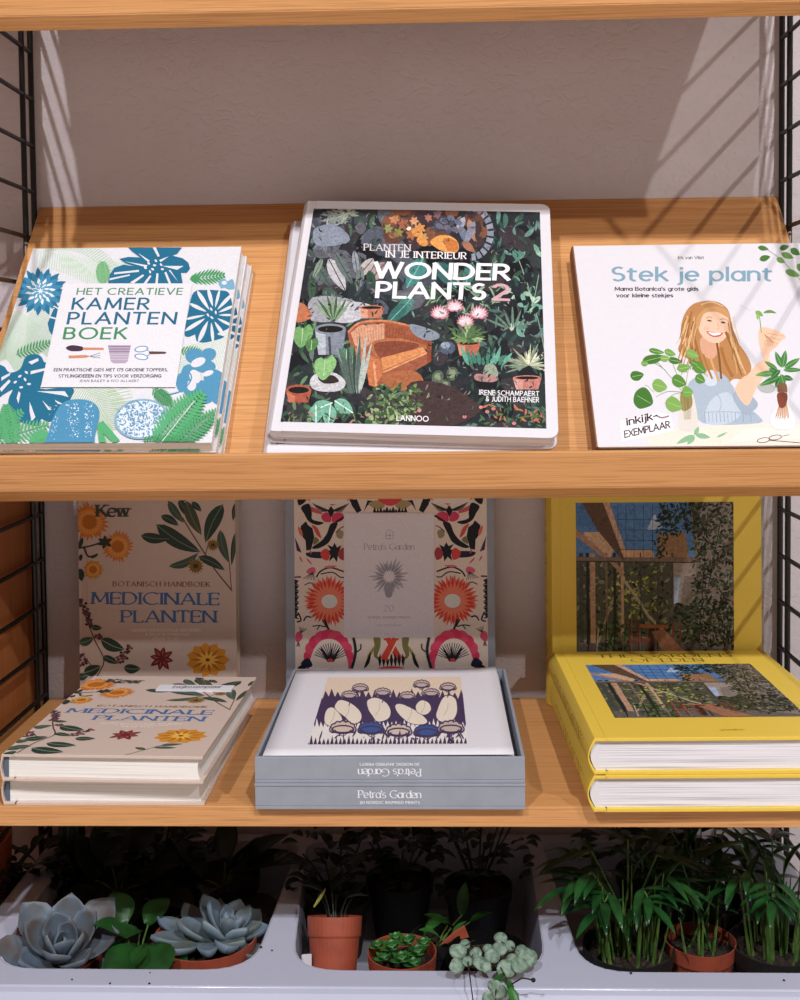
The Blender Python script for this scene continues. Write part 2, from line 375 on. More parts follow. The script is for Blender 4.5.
class Art:
    STEP = .0010; CELL = .12
    def __init__(s, M4=None, T=0, crop=(0, 0, 1), rect=None, z=None):
        s.v = []; s.f = []; s.c = []; s.top = {}; s.T = T if z is None else z; s.crop = crop; s.rect = rect
        if M4 is not None:
            Mi = M4.inverted(); s.o = Mi @ (CAM*S); s.R = Mi.to_3x3(); s.flat = False
        else: s.flat = True
    def loc(s, p):
        if s.flat: return p
        x = s.crop[0]+p[0]/s.crop[2]; y = s.crop[1]+p[1]/s.crop[2]
        d = s.R @ ray(x, y); t = (s.T*S-s.o.z)/d.z; q = s.o+d*t
        return (q.x/S, q.y/S)
    def raw(s, polys, col):
        c = lin(col)
        k = .80+.2*min(1, (c[0]*.3+c[1]*.6+c[2]*.1)/.7); c = (c[0]*k, c[1]*k, c[2]*k, 1)     # printing inks are a little denser than the swatch
        for P in polys:                                          # an ink lies just above whatever is already printed under it
            q = [s.loc(p) for p in P]
            if s.rect: q = clip(q, *s.rect)
            if len(q) < 3: continue
            xs = [p[0] for p in q]; ys = [p[1] for p in q]
            x0, x1, y0, y1 = min(xs), max(xs), min(ys), max(ys)
            if x1-x0 < 1e-4 or y1-y0 < 1e-4: continue
            cells = [(i, j) for i in range(int(x0//s.CELL), int(x1//s.CELL)+1) for j in range(int(y0//s.CELL), int(y1//s.CELL)+1)]
            lv = max([s.top.get(k, 0) for k in cells])+1
            for k in cells: s.top[k] = lv
            z = s.T+.004+lv*s.STEP
            b = len(s.v); s.v += [(x, y, z) for x, y in q]; s.f.append(tuple(range(b, b+len(q)))); s.c.append(c)
    def poly(s, p, col, smooth=False): s.raw([smooth_closed(p) if smooth else p], col)
    def ell(s, cx, cy, rx, ry, col, rot=0, n=20):
        r = radians(rot)
        s.raw([[(cx+rx*cos(a)*cos(r)-ry*sin(a)*sin(r), cy+rx*cos(a)*sin(r)+ry*sin(a)*cos(r)) for a in (2*pi*k/n for k in range(n))]], col)
    def line(s, pts, w, col, smooth=True):
        p = smooth_open(pts) if smooth else pts
        s.raw(strip(p, lambda a, b: w), col)
    def leafpoly(s, a, b, w, bend=0, tip=1.0):
        dx, dy = b[0]-a[0], b[1]-a[1]; l = hypot(dx, dy) or 1; nx, ny = -dy/l, dx/l; L = []; R = []
        for i in range(9):
            t = i/8; k = sin(pi*t**.8)**.8*w/2; o = sin(pi*t)*bend
            L.append((a[0]+dx*t+nx*(k+o), a[1]+dy*t+ny*(k+o))); R.append((a[0]+dx*t+nx*(-k+o), a[1]+dy*t+ny*(-k+o)))
        return L+R[::-1][1:-1]
    def leaf(s, a, b, w, col, bend=0, vein=None):
        s.raw([s.leafpoly(a, b, w, bend)], col)
        if vein:
            m = ((a[0]+b[0])/2+(-(b[1]-a[1]))/(hypot(b[0]-a[0], b[1]-a[1]) or 1)*bend, (a[1]+b[1])/2+(b[0]-a[0])/(hypot(b[0]-a[0], b[1]-a[1]) or 1)*bend)
            s.line([a, m, b], w*.06+.5, vein)
    def fern(s, a, b, n, ln, w, col, stemw=1.5, ang=60, taper=True):
        P = []; dx, dy = b[0]-a[0], b[1]-a[1]; d = atan2(dy, dx); n = int(n*1.5); w *= .6
        for i in range(n):
            t = (i+.5)/n; k = ln*(sin(pi*(.15+.85*t)**.9)*.8+.25 if taper else 1)
            x, y = a[0]+dx*t, a[1]+dy*t
            for sg in (1, -1):
                an = d+sg*radians(ang); P.append(s.leafpoly((x, y), (x+cos(an)*k, y+sin(an)*k), w))
        s.raw(P+strip([a, b], lambda p, q: stemw), col)
    def flecks(s, test, box, n, col, r0, r1, el=2.2, rnd=random):
        P = []
        for _ in range(n):
            x = rnd.uniform(box[0], box[2]); y = rnd.uniform(box[1], box[3])
            if not test(x, y): continue
            a = rnd.uniform(0, pi); r = rnd.uniform(r0, r1)
            P.append([(x+cos(a)*r*el, y+sin(a)*r*el), (x-sin(a)*r, y+cos(a)*r), (x-cos(a)*r*el, y-sin(a)*r*el), (x+sin(a)*r, y-cos(a)*r)])
        s.raw(P, col)
    def text(s, t, p0, p1, h, col, w=.14, serif=False, gap=.2, up=None, lean=0, space=.42):
        dx, dy = p1[0]-p0[0], p1[1]-p0[1]; l = hypot(dx, dy); ex, ey = dx/l, dy/l
        if up is None: up = (ey*h+lean, -ex*h)
        tot = -gap; G = []
        for ch in t:
            if ch == ' ': tot += space; G.append(None); continue
            a, P = glyph_polys(ch, w, serif); G.append((tot+gap, P)); tot += gap+a
        k = l/tot; out = []
        for g in G:
            if not g: continue
            for P in g[1]:
                out.append([(p0[0]+ex*k*(g[0]+x)+up[0]*y, p0[1]+ey*k*(g[0]+x)+up[1]*y) for x, y in P])
        s.raw(out, col)
    def build(s, name, parent, mat='ink'):
        me = bpy.data.meshes.new(name); me.from_pydata([(x*S, y*S, z*S) for x, y, z in s.v], [], s.f)
        ca = me.color_attributes.new('ink', 'FLOAT_COLOR', 'CORNER'); i = 0
        for pl, c in zip(me.polygons, s.c):
            for li in pl.loop_indices: ca.data[li].color = c
        bm = bmesh.new(); bm.from_mesh(me)
        for f in bm.faces:
            f.normal_update()
            if f.normal.z < 0: f.normal_flip()
        bm.to_mesh(me); bm.free()
        me.materials.append(MT[mat])
        return link(name, me, parent)

# ------------------------------------------------------------------ books (local frame: x width from the spine, y height, z thickness)
def rrect(x0, x1, y0, y1, r, left=False, n=5):
    P = []
    if left: P += [(x0+r-r*sin(pi/2*i/n), y0+r-r*cos(pi/2*i/n)) for i in range(n+1)][::-1]
    P = []
    def cor(cx, cy, a): return [(cx+r*cos(radians(a+90*i/n)), cy+r*sin(radians(a+90*i/n))) for i in range(n+1)]
    P += cor(x1-r, y0+r, -90)+cor(x1-r, y1-r, 0)
    P += (cor(x0+r, y1-r, 90)+cor(x0+r, y0+r, 180)) if left else [(x0, y1), (x0, y0)]
    return P

def hardcover(root, W, H, T, mat, pages='pages', rc=.15, bulge=.35, board=.26, inset=.35, hinge=.9, end='white', spine=None):
    b = MB()
    for z0 in (0, T-board): b.extrude(rrect(hinge, W, 0, H, rc), z0, z0+board, 'xy')
    g = .045
    out = [(hinge+.2, g), (.25, g), (.0, 0)]+[(-bulge*sin(pi*i/8), T*i/8) for i in range(1, 8)]+[(0, T), (.25, T-g), (hinge+.2, T-g)]
    inn = [(hinge+.2, T-board), (.25, T-board), (.1, T-board)]+[(.12-bulge*sin(pi*i/8), board+(T-2*board)*i/8) for i in range(7, 0, -1)]+[(.1, board), (.25, board), (hinge+.2, board)]
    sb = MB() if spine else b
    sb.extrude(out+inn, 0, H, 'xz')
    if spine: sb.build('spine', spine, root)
    b.build('cover', mat, root, bevel=.04)
    p = MB(); z0, z1 = board, T-board; n = 8
    fore = [(W-inset-.18*sin(pi*i/n), z0+(z1-z0)*i/n) for i in range(n+1)]
    sp = [(.2-bulge*.8*sin(pi*i/n), z1-(z1-z0)*i/n) for i in range(n+1)]
    p.extrude(fore+sp, inset, H-inset, 'xz')
    p.build('page_block', pages, root)
    if end:
        e = MB(); e.extrude([(.45-bulge*.2, z0), (.45, z1), (.15-bulge*.8*.2, z1)]+[(.14-bulge*.8*sin(pi*i/n), z1-(z1-z0)*i/n) for i in range(1, n)]+[(.15, z0)], inset-.06, inset, 'xz')
        e.build('headband', end, root)

def paperback(root, W, H, T, mat, pages='pages'):
    c = MB(); t = .06
    c.extrude([(0, 0), (W, 0), (W, t), (t, t), (t, T-t), (W, T-t), (W, T), (0, T)], 0, H, 'xz')
    c.build('cover', mat, root)
    p = MB(); p.box(t, W-.06, .04, H-.04, t, T-t); p.build('page_block', pages, root)

# ================================================================== the place
SH = -35.4; BT = 18.25                                       # lower shelf top, tray back edge
def struct(name, mb, mat, **k):
    o = mb.build(name, mat, **k); o['kind'] = 'structure'; return o
m = MB(); m.box(-320, 320, 0, 12, -145, 150); struct('wall_back', m, 'wall')
m = MB(); m.box(-320, 320, -150, 12, -149, -145); struct('floor', m, 'floor')

# ---- ladders: wire side frames with a doubled back wire
def ladder(x, label):
    t = empty('shelf_ladder', at(x, 0, -145), label, 'shelf frame', 'wire ladders carrying the shelves')
    z0, z1 = 0, 225
    for nm, y in (('back_upright', -.55), ('back_upright', -3.2), ('front_upright', -30.2)):
        m = MB(); m.tube([(0, y, z0), (0, y, z1)], .3, 10); m.build(nm, 'black', t, smooth=False)
    k = -24
    while True:
        z = 14.7+4.95*k+145
        if z > z1-1: break
        if z > 2:
            m = MB(); m.tube([(0, -.55, z), (0, -30.2, z)], .24, 8); m.build('rung', 'black', t)
        k += 1
    return t
LX, RX = -39.75, 39.8
ladder(LX, 'black wire shelf ladder at the left edge, in front of the wooden cabinet side')
ladder(RX, 'black wire shelf ladder at the right edge, against bright white wall')
ladder(-120, 'black wire shelf ladder beyond the far end of the left bay')

# ---- tilted display trays
SV = Vector((0, 24.88, 27.87)); TL = SV.length; SV.normalize(); NV = Vector((0, -SV.z, SV.y))
def yz(s, n): return (0-(TL-s)*SV.y+n*NV.y, BT-(TL-s)*SV.z+n*NV.z)
def tray(x0, x1, dz, label):
    t = empty('display_tray', at(x0, 0, dz), label, 'shelf')
    A = yz(0, 0); B = yz(0, -1.6)
    prof = [yz(2.2, 0), yz(TL-.12, 0), yz(TL-.35, -.25), yz(TL-2.0, -1.6), B, (A[0]+.25, A[1]-.05)]
    m = MB(); m.extrude(prof, 0, x1-x0, 'yz'); m.build('plank', 'oak', t, bevel=.08)
    F = (-25.45, -6.5); G = (-24.75, -6.42)
    m = MB(); m.extrude([(A[0]+.25, A[1]-.05), F, G, yz(2.2, 0)], 0, x1-x0, 'yz'); m.build('front_lip', 'oak', t, bevel=.1)
    for x in (-.12, x1-x0-.0):
        c = MB(); c.box(x, x+.12, -4.6, -2.4, 13.6, 14.0); c.box(x, x+.12, -4.6, -4.2, 12.6, 13.8); c.build('hanging_clip', 'steel', t)
    return t
TX0, TX1 = -39.3, 39.45
tray(TX0, TX1, 0, 'tilted oak display tray holding the white paperbacks and jungle photo hardbacks')
tray(TX0, TX1, 40.92, 'oak tray whose front lip crosses the top edge of the picture')
tray(-118.8, -42.4, 40.92, 'tilted oak tray in the neighbouring bay to the upper left')

def board(x0, x1, z, label, th=1.75):
    m = MB(); m.box(0, x1-x0, -30, -.3, -th, 0)
    o = m.build('shelf_board', 'oak', bevel=.08); o.matrix_world = at(x0, 0, z); return tag(o, label, 'shelf')
board(-39.35, 39.4, SH, 'flat oak shelf carrying two book stacks and the grey boxes')
board(-39.35, 39.4, -58.0, 'flat oak shelf underneath the white planter')
board(-119.5, -40.2, SH-.3, 'oak shelf in the left bay carrying the wooden cabinet')
board(-119.5, -40.2, -66.0, 'low oak shelf in the left bay carrying a terracotta pot')

# ---- cabinet in the neighbouring bay
t = empty('wall_cabinet', at(-118.5, 0, SH-.3), 'oak veneer cabinet whose side shows behind the left ladder', 'cabinet')
m = MB(); m.box(0, 77.9, -29, -.4, 0, 40); m.build('cabinet_body', 'oakz', t, bevel=.1)
for x in (0.3, 39.1):
    m = MB(); m.box(x, x+38.5, -30.2, -29.05, .3, 39.7); d = m.build('cabinet_door', 'oak', t, bevel=.1)
    m = MB(); m.tube([(x+19, -30.2, 20), (x+19, -31.8, 20)], .6, 14); m.build('knob', 'black', d)

# ================================================================== books on the tilted tray
def tray_frame(x, s, n, rot):
    U = Vector((1, 0, 0)); a = radians(rot); Xv = U*cos(a)+SV*sin(a); Yv = -U*sin(a)+SV*cos(a)
    p = Vector((x, -(TL-s)*SV.y, BT-(TL-s)*SV.z))+NV*n
    return frame(p, Xv, Yv, NV)

# ---------------------------------------------------------------- the house plant paperbacks
W, H, T = 20.9, 24.4, 1.15
KM = tray_frame(-36.95, 2.6, 2.32, -.3)
KL = 'white KAMER PLANTEN BOEK paperback with leaf prints, '
kamer = empty('paperback_book', KM, KL+'topmost of its pile', 'book', 'pile of white leaf-print paperbacks')
paperback(kamer, W, H, T, 'white')
a = Art(KM, T, (0, 230, 3.077), (0, W, 0, H)); rnd = random.Random(3)
TEAL = '#2a7698'; TEAL2 = '#22698c'; SKY = '#5599c0'; GRN = '#5fb57c'; GRN2 = '#4f9f68'; PALE = '#bcd6ba'; WH = '#dddde2'; DG = '#2f6f8f'
a.poly([(-200, 40), (900, 40), (900, 700), (-200, 700)], WH)
def palm(x0, y0, x1, y1, bend, n, ln, c=PALE, side=(1, -1), ang=70):
    P = []; d = atan2(y1-y0, x1-x0)
    for i in range(n):
        t = i/n; o = sin(pi*t)*bend; x = x0+(x1-x0)*t-sin(d)*o; y = y0+(y1-y0)*t+cos(d)*o
        for sg in side:
            an = d+sg*radians(ang-20*t)
            P += strip([(x, y), (x+cos(an)*ln, y+sin(an)*ln)], lambda p, q: 2.4)
    a.raw(P, c)
palm(120, 60, 330, 175, -25, 34, 55, side=(1,)); palm(135, 66, 345, 160, -40, 30, 45, '#b2d2b2', side=(-1,)); palm(180, 62, 470, 90, 20, 40, 60, '#c6dcc4', side=(1,))
palm(60, 250, 20, 400, 10, 34, 75, '#c2dac0'); palm(150, 230, 130, 380, 5, 26, 60, '#bcd6bc')
palm(240, 480, 350, 620, -20, 30, 75, '#accaa0'); palm(330, 500, 420, 640, 10, 18, 70, '#b6d2a8', side=(-1,)); palm(720, 330, 560, 480, 20, 30, 65, '#c0d8be')
# top leaf
a.poly([(333, 163), (338, 138), (352, 118), (380, 108), (415, 113), (385, 103), (368, 90), (395, 84), (432, 86), (405, 66), (395, 55), (560, 55), (546, 74), (530, 80), (562, 88), (580, 102), (585, 120), (575, 133), (557, 133), (563, 168), (333, 168)], TEAL, False)
a.raw([[(338, 150), (400, 138), (400, 142), (337, 156)], [(352, 132), (428, 124), (428, 130), (352, 138)], [(385, 98), (455, 110), (450, 116)], [(425, 72), (462, 96), (456, 100)], [(470, 55), (486, 84), (492, 82), (480, 55)], [(520, 82), (490, 94), (495, 100)], [(565, 112), (500, 112), (545, 124)],
       [(520, 168), (506, 132), (512, 130), (528, 168)], [(548, 160), (520, 126), (524, 124)], [(478, 168), (482, 134), (488, 136), (486, 168)], [(440, 168), (462, 140), (466, 144), (450, 168)], [(400, 163), (440, 138), (444, 142), (412, 166)]], WH)
for q in ((448, 118), (458, 104), (470, 122), (480, 96), (496, 108), (476, 110), (500, 122), (462, 130)): a.ell(q[0], q[1], 5, 3.2, WH, rot=rnd.uniform(0, 90))
a.fern((318, 168), (316, 100), 9, 26, 8, '#7fbf86', 2)
# echeveria
for ring, (r, n, c) in enumerate(((86, 15, '#2f7ba2'), (72, 15, '#4792b8'), (48, 12, '#e4eaee'), (42, 12, '#5b9fc2'), (30, 10, '#e8edf0'), (25, 9, '#6aa8c8'), (12, 7, '#dfe8ee'))):
    a.raw([a.leafpoly((125, 190), (125+cos(2*pi*(k+ring*.37)/n)*r, 190+sin(2*pi*(k+ring*.37)/n)*r*.88), r*.3) for k in range(n)], c)
# band leaf beside the title box
a.poly([(197, 222), (165, 246), (147, 288), (152, 312), (166, 332), (180, 250)], TEAL); a.line([(150, 268), (195, 280)], 5, WH); a.line([(165, 235), (195, 252)], 4, WH)
a.fern((50, 385), (165, 345), 8, 24, 9, GRN2, 2)
# lower left leaf
a.poly([(-30, 420), (10, 420), (30, 440), (62, 430), (80, 392), (110, 384), (128, 392), (140, 410), (170, 400), (160, 440), (125, 490), (222, 486), (218, 520), (205, 545), (178, 556), (180, 575), (150, 592), (128, 582), (120, 602), (90, 600), (35, 580), (25, 560), (28, 520), (40, 492), (10, 508), (-40, 540)], TEAL, True)
a.raw([[(5, 455), (35, 440), (30, 450), (5, 466)], [(0, 490), (28, 462), (34, 468), (5, 500)], [(88, 408), (118, 396), (120, 404), (98, 416)], [(95, 436), (150, 425), (148, 432), (95, 446)], [(112, 498), (200, 498), (212, 516), (190, 510)], [(130, 525), (160, 555), (150, 556)], [(92, 530), (110, 578), (98, 590), (92, 560)], [(52, 520), (58, 498), (64, 504), (58, 536)], [(168, 524), (200, 540), (178, 536)]], WH)
for q in ((62, 452), (48, 470), (78, 462), (66, 486), (82, 440), (90, 476)): a.ell(q[0], q[1], 6, 3.4, WH, rot=rnd.uniform(-60, 60))
for (p, q) in (((-60, 655), (70, 560)), ((-20, 650), (150, 600)), ((40, 665), (20, 540)), ((90, 665), (160, 640))): a.fern(p, q, 10, 40, 12, GRN, 3)
# cactus
a.poly([(145, 700), (152, 620), (175, 560), (200, 532), (235, 524), (275, 528), (302, 548), (306, 580), (292, 640), (285, 700)], SKY, True)
a.flecks(lambda x, y: True, (205, 535, 245, 640), 60, '#e6f0f5', .8, 2.2, 1.6, rnd); a.flecks(lambda x, y: True, (262, 535, 290, 640), 50, '#e6f0f5', .8, 2, 1.6, rnd); a.flecks(lambda x, y: True, (150, 540, 180, 650), 30, '#dfecf3', .8, 1.6, 1.6, rnd)
a.poly([(300, 600), (318, 590), (370, 650), (352, 660), (318, 628), (330, 662), (306, 662)], GRN)
# brain cactus
a.ell(437, 585, 84, 62, '#8fb4d0', rot=-6, n=32); a.ell(437, 585, 77, 56, '#dbe6ee', rot=-6, n=32)
a.flecks(lambda x, y: ((x-437)/78)**2+((y-585)/57)**2 < 1, (350, 520, 520, 650), 620, '#6e9cc0', 1.2, 2.8, 2.3, rnd)
# right leaf
a.poly([(596, 192), (640, 185), (668, 186), (700, 190), (712, 215), (716, 250), (712, 285), (700, 305), (668, 320), (690, 330), (640, 345), (612, 345), (590, 330), (568, 322), (580, 250)], TEAL, True)
a.raw([a.leafpoly(p, q, w) for p, q, w in (((606, 186), (644, 246), 13), ((640, 180), (655, 236), 12), ((676, 184), (662, 240), 9), ((716, 196), (668, 246), 11), ((722, 232), (672, 254), 9), ((722, 262), (672, 262), 7), ((716, 296), (668, 272), 9), ((690, 326), (660, 282), 11), ((656, 348), (650, 284), 10), ((610, 346), (640, 280), 14), ((568, 312), (632, 272), 12), ((566, 276), (632, 262), 8), ((582, 226), (636, 252), 11))]+[[(560, 340), (600, 322), (606, 350), (570, 352)], [(700, 180), (724, 180), (722, 204)], [(700, 316), (722, 300), (722, 330)]], WH)
for q in ((640, 262), (652, 270), (664, 254), (650, 244)): a.ell(q[0], q[1], 6, 3, WH, rot=rnd.uniform(0, 90))
a.fern((584, 152), (690, 140), 7, 34, 12, GRN2, 2, ang=45); a.ell(600, 150, 14, 12, GRN2)
a.poly([(672, 160), (690, 150), (700, 158), (716, 152), (722, 180), (705, 184), (690, 178), (680, 180)], '#7db2cf', True); a.ell(690, 163, 8, 6, WH)
# flower and stems lower right
a.fern((556, 372), (625, 378), 6, 22, 8, GRN2, 2)
for (x, y, rx, ry) in ((600, 390, 30, 24), (640, 385, 26, 20), (630, 420, 34, 20), (580, 440, 22, 26), (660, 460, 34, 30), (625, 500, 40, 36), (672, 500, 30, 40), (560, 470, 18, 30), (590, 505, 26, 16)): a.ell(x, y, rx, ry, '#5a9cc2', rot=rnd.uniform(-30, 30))
for (x, y, rx, ry) in ((610, 408, 24, 13), (600, 452, 16, 22), (640, 442, 18, 8), (590, 480, 14, 16)): a.ell(x, y, rx, ry, WH, rot=rnd.uniform(-30, 30))
a.line([(505, 510), (560, 495), (590, 455), (565, 420)], 4, '#5a9cc2')
a.fern((470, 490), (530, 540), 8, 26, 9, GRN2, 2)
a.fern((480, 662), (625, 505), 12, 62, 17, GRN, 4, ang=62); a.fern((540, 668), (670, 560), 10, 40, 14, '#58ab74', 3)
a.fern((440, 650), (600, 655), 12, 20, 9, GRN2, 3); a.line([(500, 655), (600, 530)], 2.2, '#dff0e4')
a.poly([(197, 168), (592, 168), (541, 487), (127, 487)], '#e2e1e6')
up = lambda h: (h*.165, -h)
def kt(t, x0, x1, y, h, c, w, gap=.3, **k): a.text(t, (x0, y), (x1, y), h, c, w, gap=gap, up=(h*.17, -h*.94), **k)
kt('HET CREATIEVE', 238, 560, 202, 20, '#5f957a', .16)
kt('KAMER', 224, 456, 247, 35, DG, .155); kt('PLANTEN', 210, 538, 292, 36, DG, .155); kt('BOEK', 198, 386, 338, 35, '#4a9468', .155)
kt('EEN PRAKTISCHE GIDS MET 175 GROENE TOPPERS,', 167, 516, 438, 9, '#5c5964', .22); kt('STYLINGIDEEEN EN TIPS VOOR VERZORGING', 182, 496, 457, 9, '#5c5964', .22); kt('JEAN BAILEY & IVO ALLAERT', 245, 428, 471, 7, '#85838e', .2)
a.poly([(204, 366), (222, 358), (252, 362), (258, 368), (250, 376), (218, 376)], '#4d3a52', True); a.poly([(256, 365), (320, 366), (321, 373), (257, 373)], '#d39270')
a.poly([(212, 390), (266, 388), (280, 392), (266, 397), (213, 399)], '#d39270'); 
for d in (-8, 0, 7): a.line([(278, 392), (292, 392+d*.6), (310, 390+d)], 1.6, '#6c7488')
a.poly([(333, 358), (404, 358), (394, 408), (386, 414), (350, 414), (342, 408)], '#b9a9bd')
for i in range(6): a.line([(334+i*1.4, 362+i*8), (403-i*1.4, 362+i*8)], 2.5, '#8f7c98' if i < 3 else '#cfc3d2')
for (y, s_) in ((370, -1), (394, 1)):
    a.ell(436, y, 22, 10, '#8aa4c8', rot=8*s_); a.ell(436, y, 17, 6.5, '#eeeef2', rot=8*s_)
    a.line([(452, y), (466, 382)], 3, '#8aa4c8')
a.poly([(464, 377), (508, 378), (514, 381), (508, 385), (464, 386), (458, 381)], '#6a4a4c')
a.build('cover_print', kamer)
dup(kamer, tray_frame(-36.72, 2.6, 1.16, -.7), KL+'second in its pile')
dup(kamer, tray_frame(-36.55, 2.6, 0.0, -1.1), KL+'lowest of its pile')

# ---------------------------------------------------------------- the big jungle hardbacks
W, H, T = 24.6, 29.8, 1.84
WM = tray_frame(-11.0, 3.6, 1.86, -2.55)
WL = 'white-edged WONDER PLANTS 2 hardback with jungle photo, '
won = empty('hardcover_book', WM, WL+'lying on top of its twin', 'book', 'pair of jungle photo hardbacks')
hardcover(won, W, H, T, 'white', 'pagesb', rc=.9, bulge=.5, board=.3, inset=.3)
a = Art(WM, T, (250, 180, 2.4242)); rnd = random.Random(7)
pic = [(152, 68), (700, 79), (722, 606), (78, 583)]
q = [a.loc(p) for p in pic]
a.rect = (sum(p[0] for p in (q[0], q[3]))/2, sum(p[0] for p in (q[1], q[2]))/2, sum(p[1] for p in (q[2], q[3]))/2, sum(p[1] for p in (q[0], q[1]))/2)
a.poly([(60, 40), (740, 40), (760, 640), (50, 640)], '#34363c')
def blot(n, box, cols, r0, r1, el=1.6):
    for c in cols:
        P = []
        for _ in range(n):
            x, y = rnd.uniform(box[0], box[2]), rnd.uniform(box[1], box[3]); r = rnd.uniform(r0, r1); k = rnd.uniform(1, el); an = rnd.uniform(0, pi)
            P.append([(x+cos(t)*r*k*cos(an)-sin(t)*r*sin(an)+rnd.uniform(-2, 2), y+cos(t)*r*k*sin(an)+sin(t)*r*cos(an)+rnd.uniform(-2, 2)) for t in (2*pi*i/9 for i in range(9))])
        a.raw(P, c)
def sprigs(n, box, cols, l0, l1, w0=.18, w1=.35, an0=0, an1=2*pi):
    for c in cols:
        P = []
        for _ in range(n):
            x, y = rnd.uniform(box[0], box[2]), rnd.uniform(box[1], box[3]); l = rnd.uniform(l0, l1); an = rnd.uniform(an0, an1)
            P.append(a.leafpoly((x, y), (x+cos(an)*l, y+sin(an)*l), l*rnd.uniform(w0, w1), rnd.uniform(-3, 3)))
        a.raw(P, c)
blot(26, (80, 60, 730, 610), ('#26282e', '#3d4443', '#2b3336', '#453f44', '#1f2126', '#333c3e'), 14, 40)
blot(14, (140, 60, 420, 340), ('#5e6470', '#4a525c', '#6a6a74'), 10, 26)
blot(10, (330, 60, 560, 150), ('#6a4a40', '#8a5a44', '#4a3c40'), 8, 24)
sprigs(26, (80, 60, 730, 610), ('#3f5a4a', '#2f4438', '#54705c', '#4b5c5a', '#6a7f78', '#2a3a34'), 16, 46)
sprigs(22, (80, 330, 330, 600), ('#4f7a50', '#6c8f66', '#3c5c46'), 14, 36)
sprigs(22, (560, 60, 730, 480), ('#4f766c', '#3c5650', '#6d938a'), 14, 40)
# pale sprays and hanging leaves top left
for (x, y, n, r, c) in ((210, 92, 26, 44, '#8a978e'), (235, 80, 22, 36, '#a9b3a4'), (180, 150, 14, 40, '#7d8794'), (190, 115, 10, 50, '#a0a8b4')):
    a.raw([a.leafpoly((x+rnd.uniform(-8, 8), y+rnd.uniform(-8, 8)), (x+cos(t)*r*rnd.uniform(.6, 1), y+sin(t)*r*rnd.uniform(.5, .9)), 4) for t in (rnd.uniform(0, 2*pi) for _ in range(n))], c)
a.poly([(156, 120), (200, 108), (235, 130), (240, 150), (205, 160), (160, 158)], '#8f98a8', True)
for (p, q, w, c) in (((190, 190), (232, 270), 34, '#c3c0c6'), ((205, 175), (250, 255), 24, '#6d7a78'), ((160, 200), (196, 262), 22, '#5b6f66'), ((150, 230), (150, 300), 20, '#44604c'), ((252, 170), (262, 240), 16, '#9aa0aa'), ((178, 262), (218, 310), 34, '#4f665e'), ((176, 190), (152, 240), 14, '#90a08f'), ((300, 190), (258, 240), 26, '#c0b8b6'), ((330, 200), (286, 250), 30, '#b59a98'), ((270, 210), (262, 280), 20, '#7d8a84'), ((288, 220), (300, 262), 22, '#3b5a48')):
    a.leaf(p, q, w, c, vein='#3a4a44')
a.poly([(152, 285), (250, 292), (255, 335), (150, 342)], '#a7a7b0', True); a.poly([(200, 300), (262, 296), (300, 312), (250, 345), (196, 340)], '#c4c3ca', True)
for k in range(9): a.leaf((205, 345), (150+k*12, 272+abs(k-4)*5), 8, '#4f6a50' if k % 2 else '#8fa888')
a.poly([(110, 305), (130, 300), (150, 332), (112, 345)], '#c77a56', True)
# flowering twigs across the top
for (x, y, r, c) in ((350, 95, 14, '#c98a64'), (372, 108, 16, '#a86a50'), (398, 100, 12, '#d9a07a'), (412, 118, 15, '#d39158'), (392, 132, 16, '#b07048'), (335, 118, 12, '#9aa36a'), (360, 128, 13, '#8f8a4c'), (432, 92, 11, '#b4786c'), (455, 84, 12, '#8a6a70'), (420, 140, 13, '#c8a060')):
    for k in range(6): t = k*1.05+x; a.leaf((x, y), (x+cos(t)*r, y+sin(t)*r), r*.55, c)
a.ell(385, 118, 6, 5, '#ffe9c8')
a.poly([(437, 150), (455, 136), (480, 134), (502, 148), (506, 168), (494, 178), (470, 174), (450, 164)], '#e6a35c', True); a.poly([(470, 140), (500, 148), (504, 168), (490, 176), (478, 170)], '#cf7f45', True)
for (x, y) in ((405, 128), (418, 150)): a.ell(x, y, 15, 10, '#dd9a58', rot=30)
for i in range(12):
    t = radians(-100+i*16); a.poly([(535+cos(t)*40, 128+sin(t)*52), (535+cos(t)*56, 128+sin(t)*68), (535+cos(t+.2)*56, 128+sin(t+.2)*68), (535+cos(t+.2)*40, 128+sin(t+.2)*52)], '#9a9dab' if i % 2 else '#8a90a4')
for (p, q, c) in (((520, 90), (500, 130), '#a4a8b6'), ((530, 95), (545, 150), '#b58a74'), ((508, 110), (530, 160), '#777f94'), ((545, 100), (520, 160), '#8e94a8'), ((515, 150), (545, 175), '#b07a60')): a.leaf(p, q, 18, c)
for (x, y) in ((460, 95), (478, 88), (495, 98), (470, 112), (488, 116), (450, 108)): a.leaf((x, y), (x+20, y+10), 14, '#6f7488'); a.leaf((x, y+5), (x-14, y+14), 10, '#555c70')
# teal giants behind the title
for (p, q, w, c) in (((420, 190), (380, 262), 44, '#4a8f8a'), ((395, 280), (350, 340), 34, '#4f8a80'), ((455, 200), (500, 262), 40, '#3f6f6c'), ((540, 200), (520, 262), 30, '#4a7f78'), ((380, 300), (330, 352), 30, '#3f746c')): a.leaf(p, q, w, c, vein='#7fb5ae')
sprigs(18, (430, 250, 600, 330), ('#5f8a6c', '#86a884', '#3c5f50', '#9ab59a'), 14, 34, .12, .22)
sprigs(8, (260, 240, 340, 310), ('#2b2d36', '#6b7080', '#4a4c5a'), 14, 26)
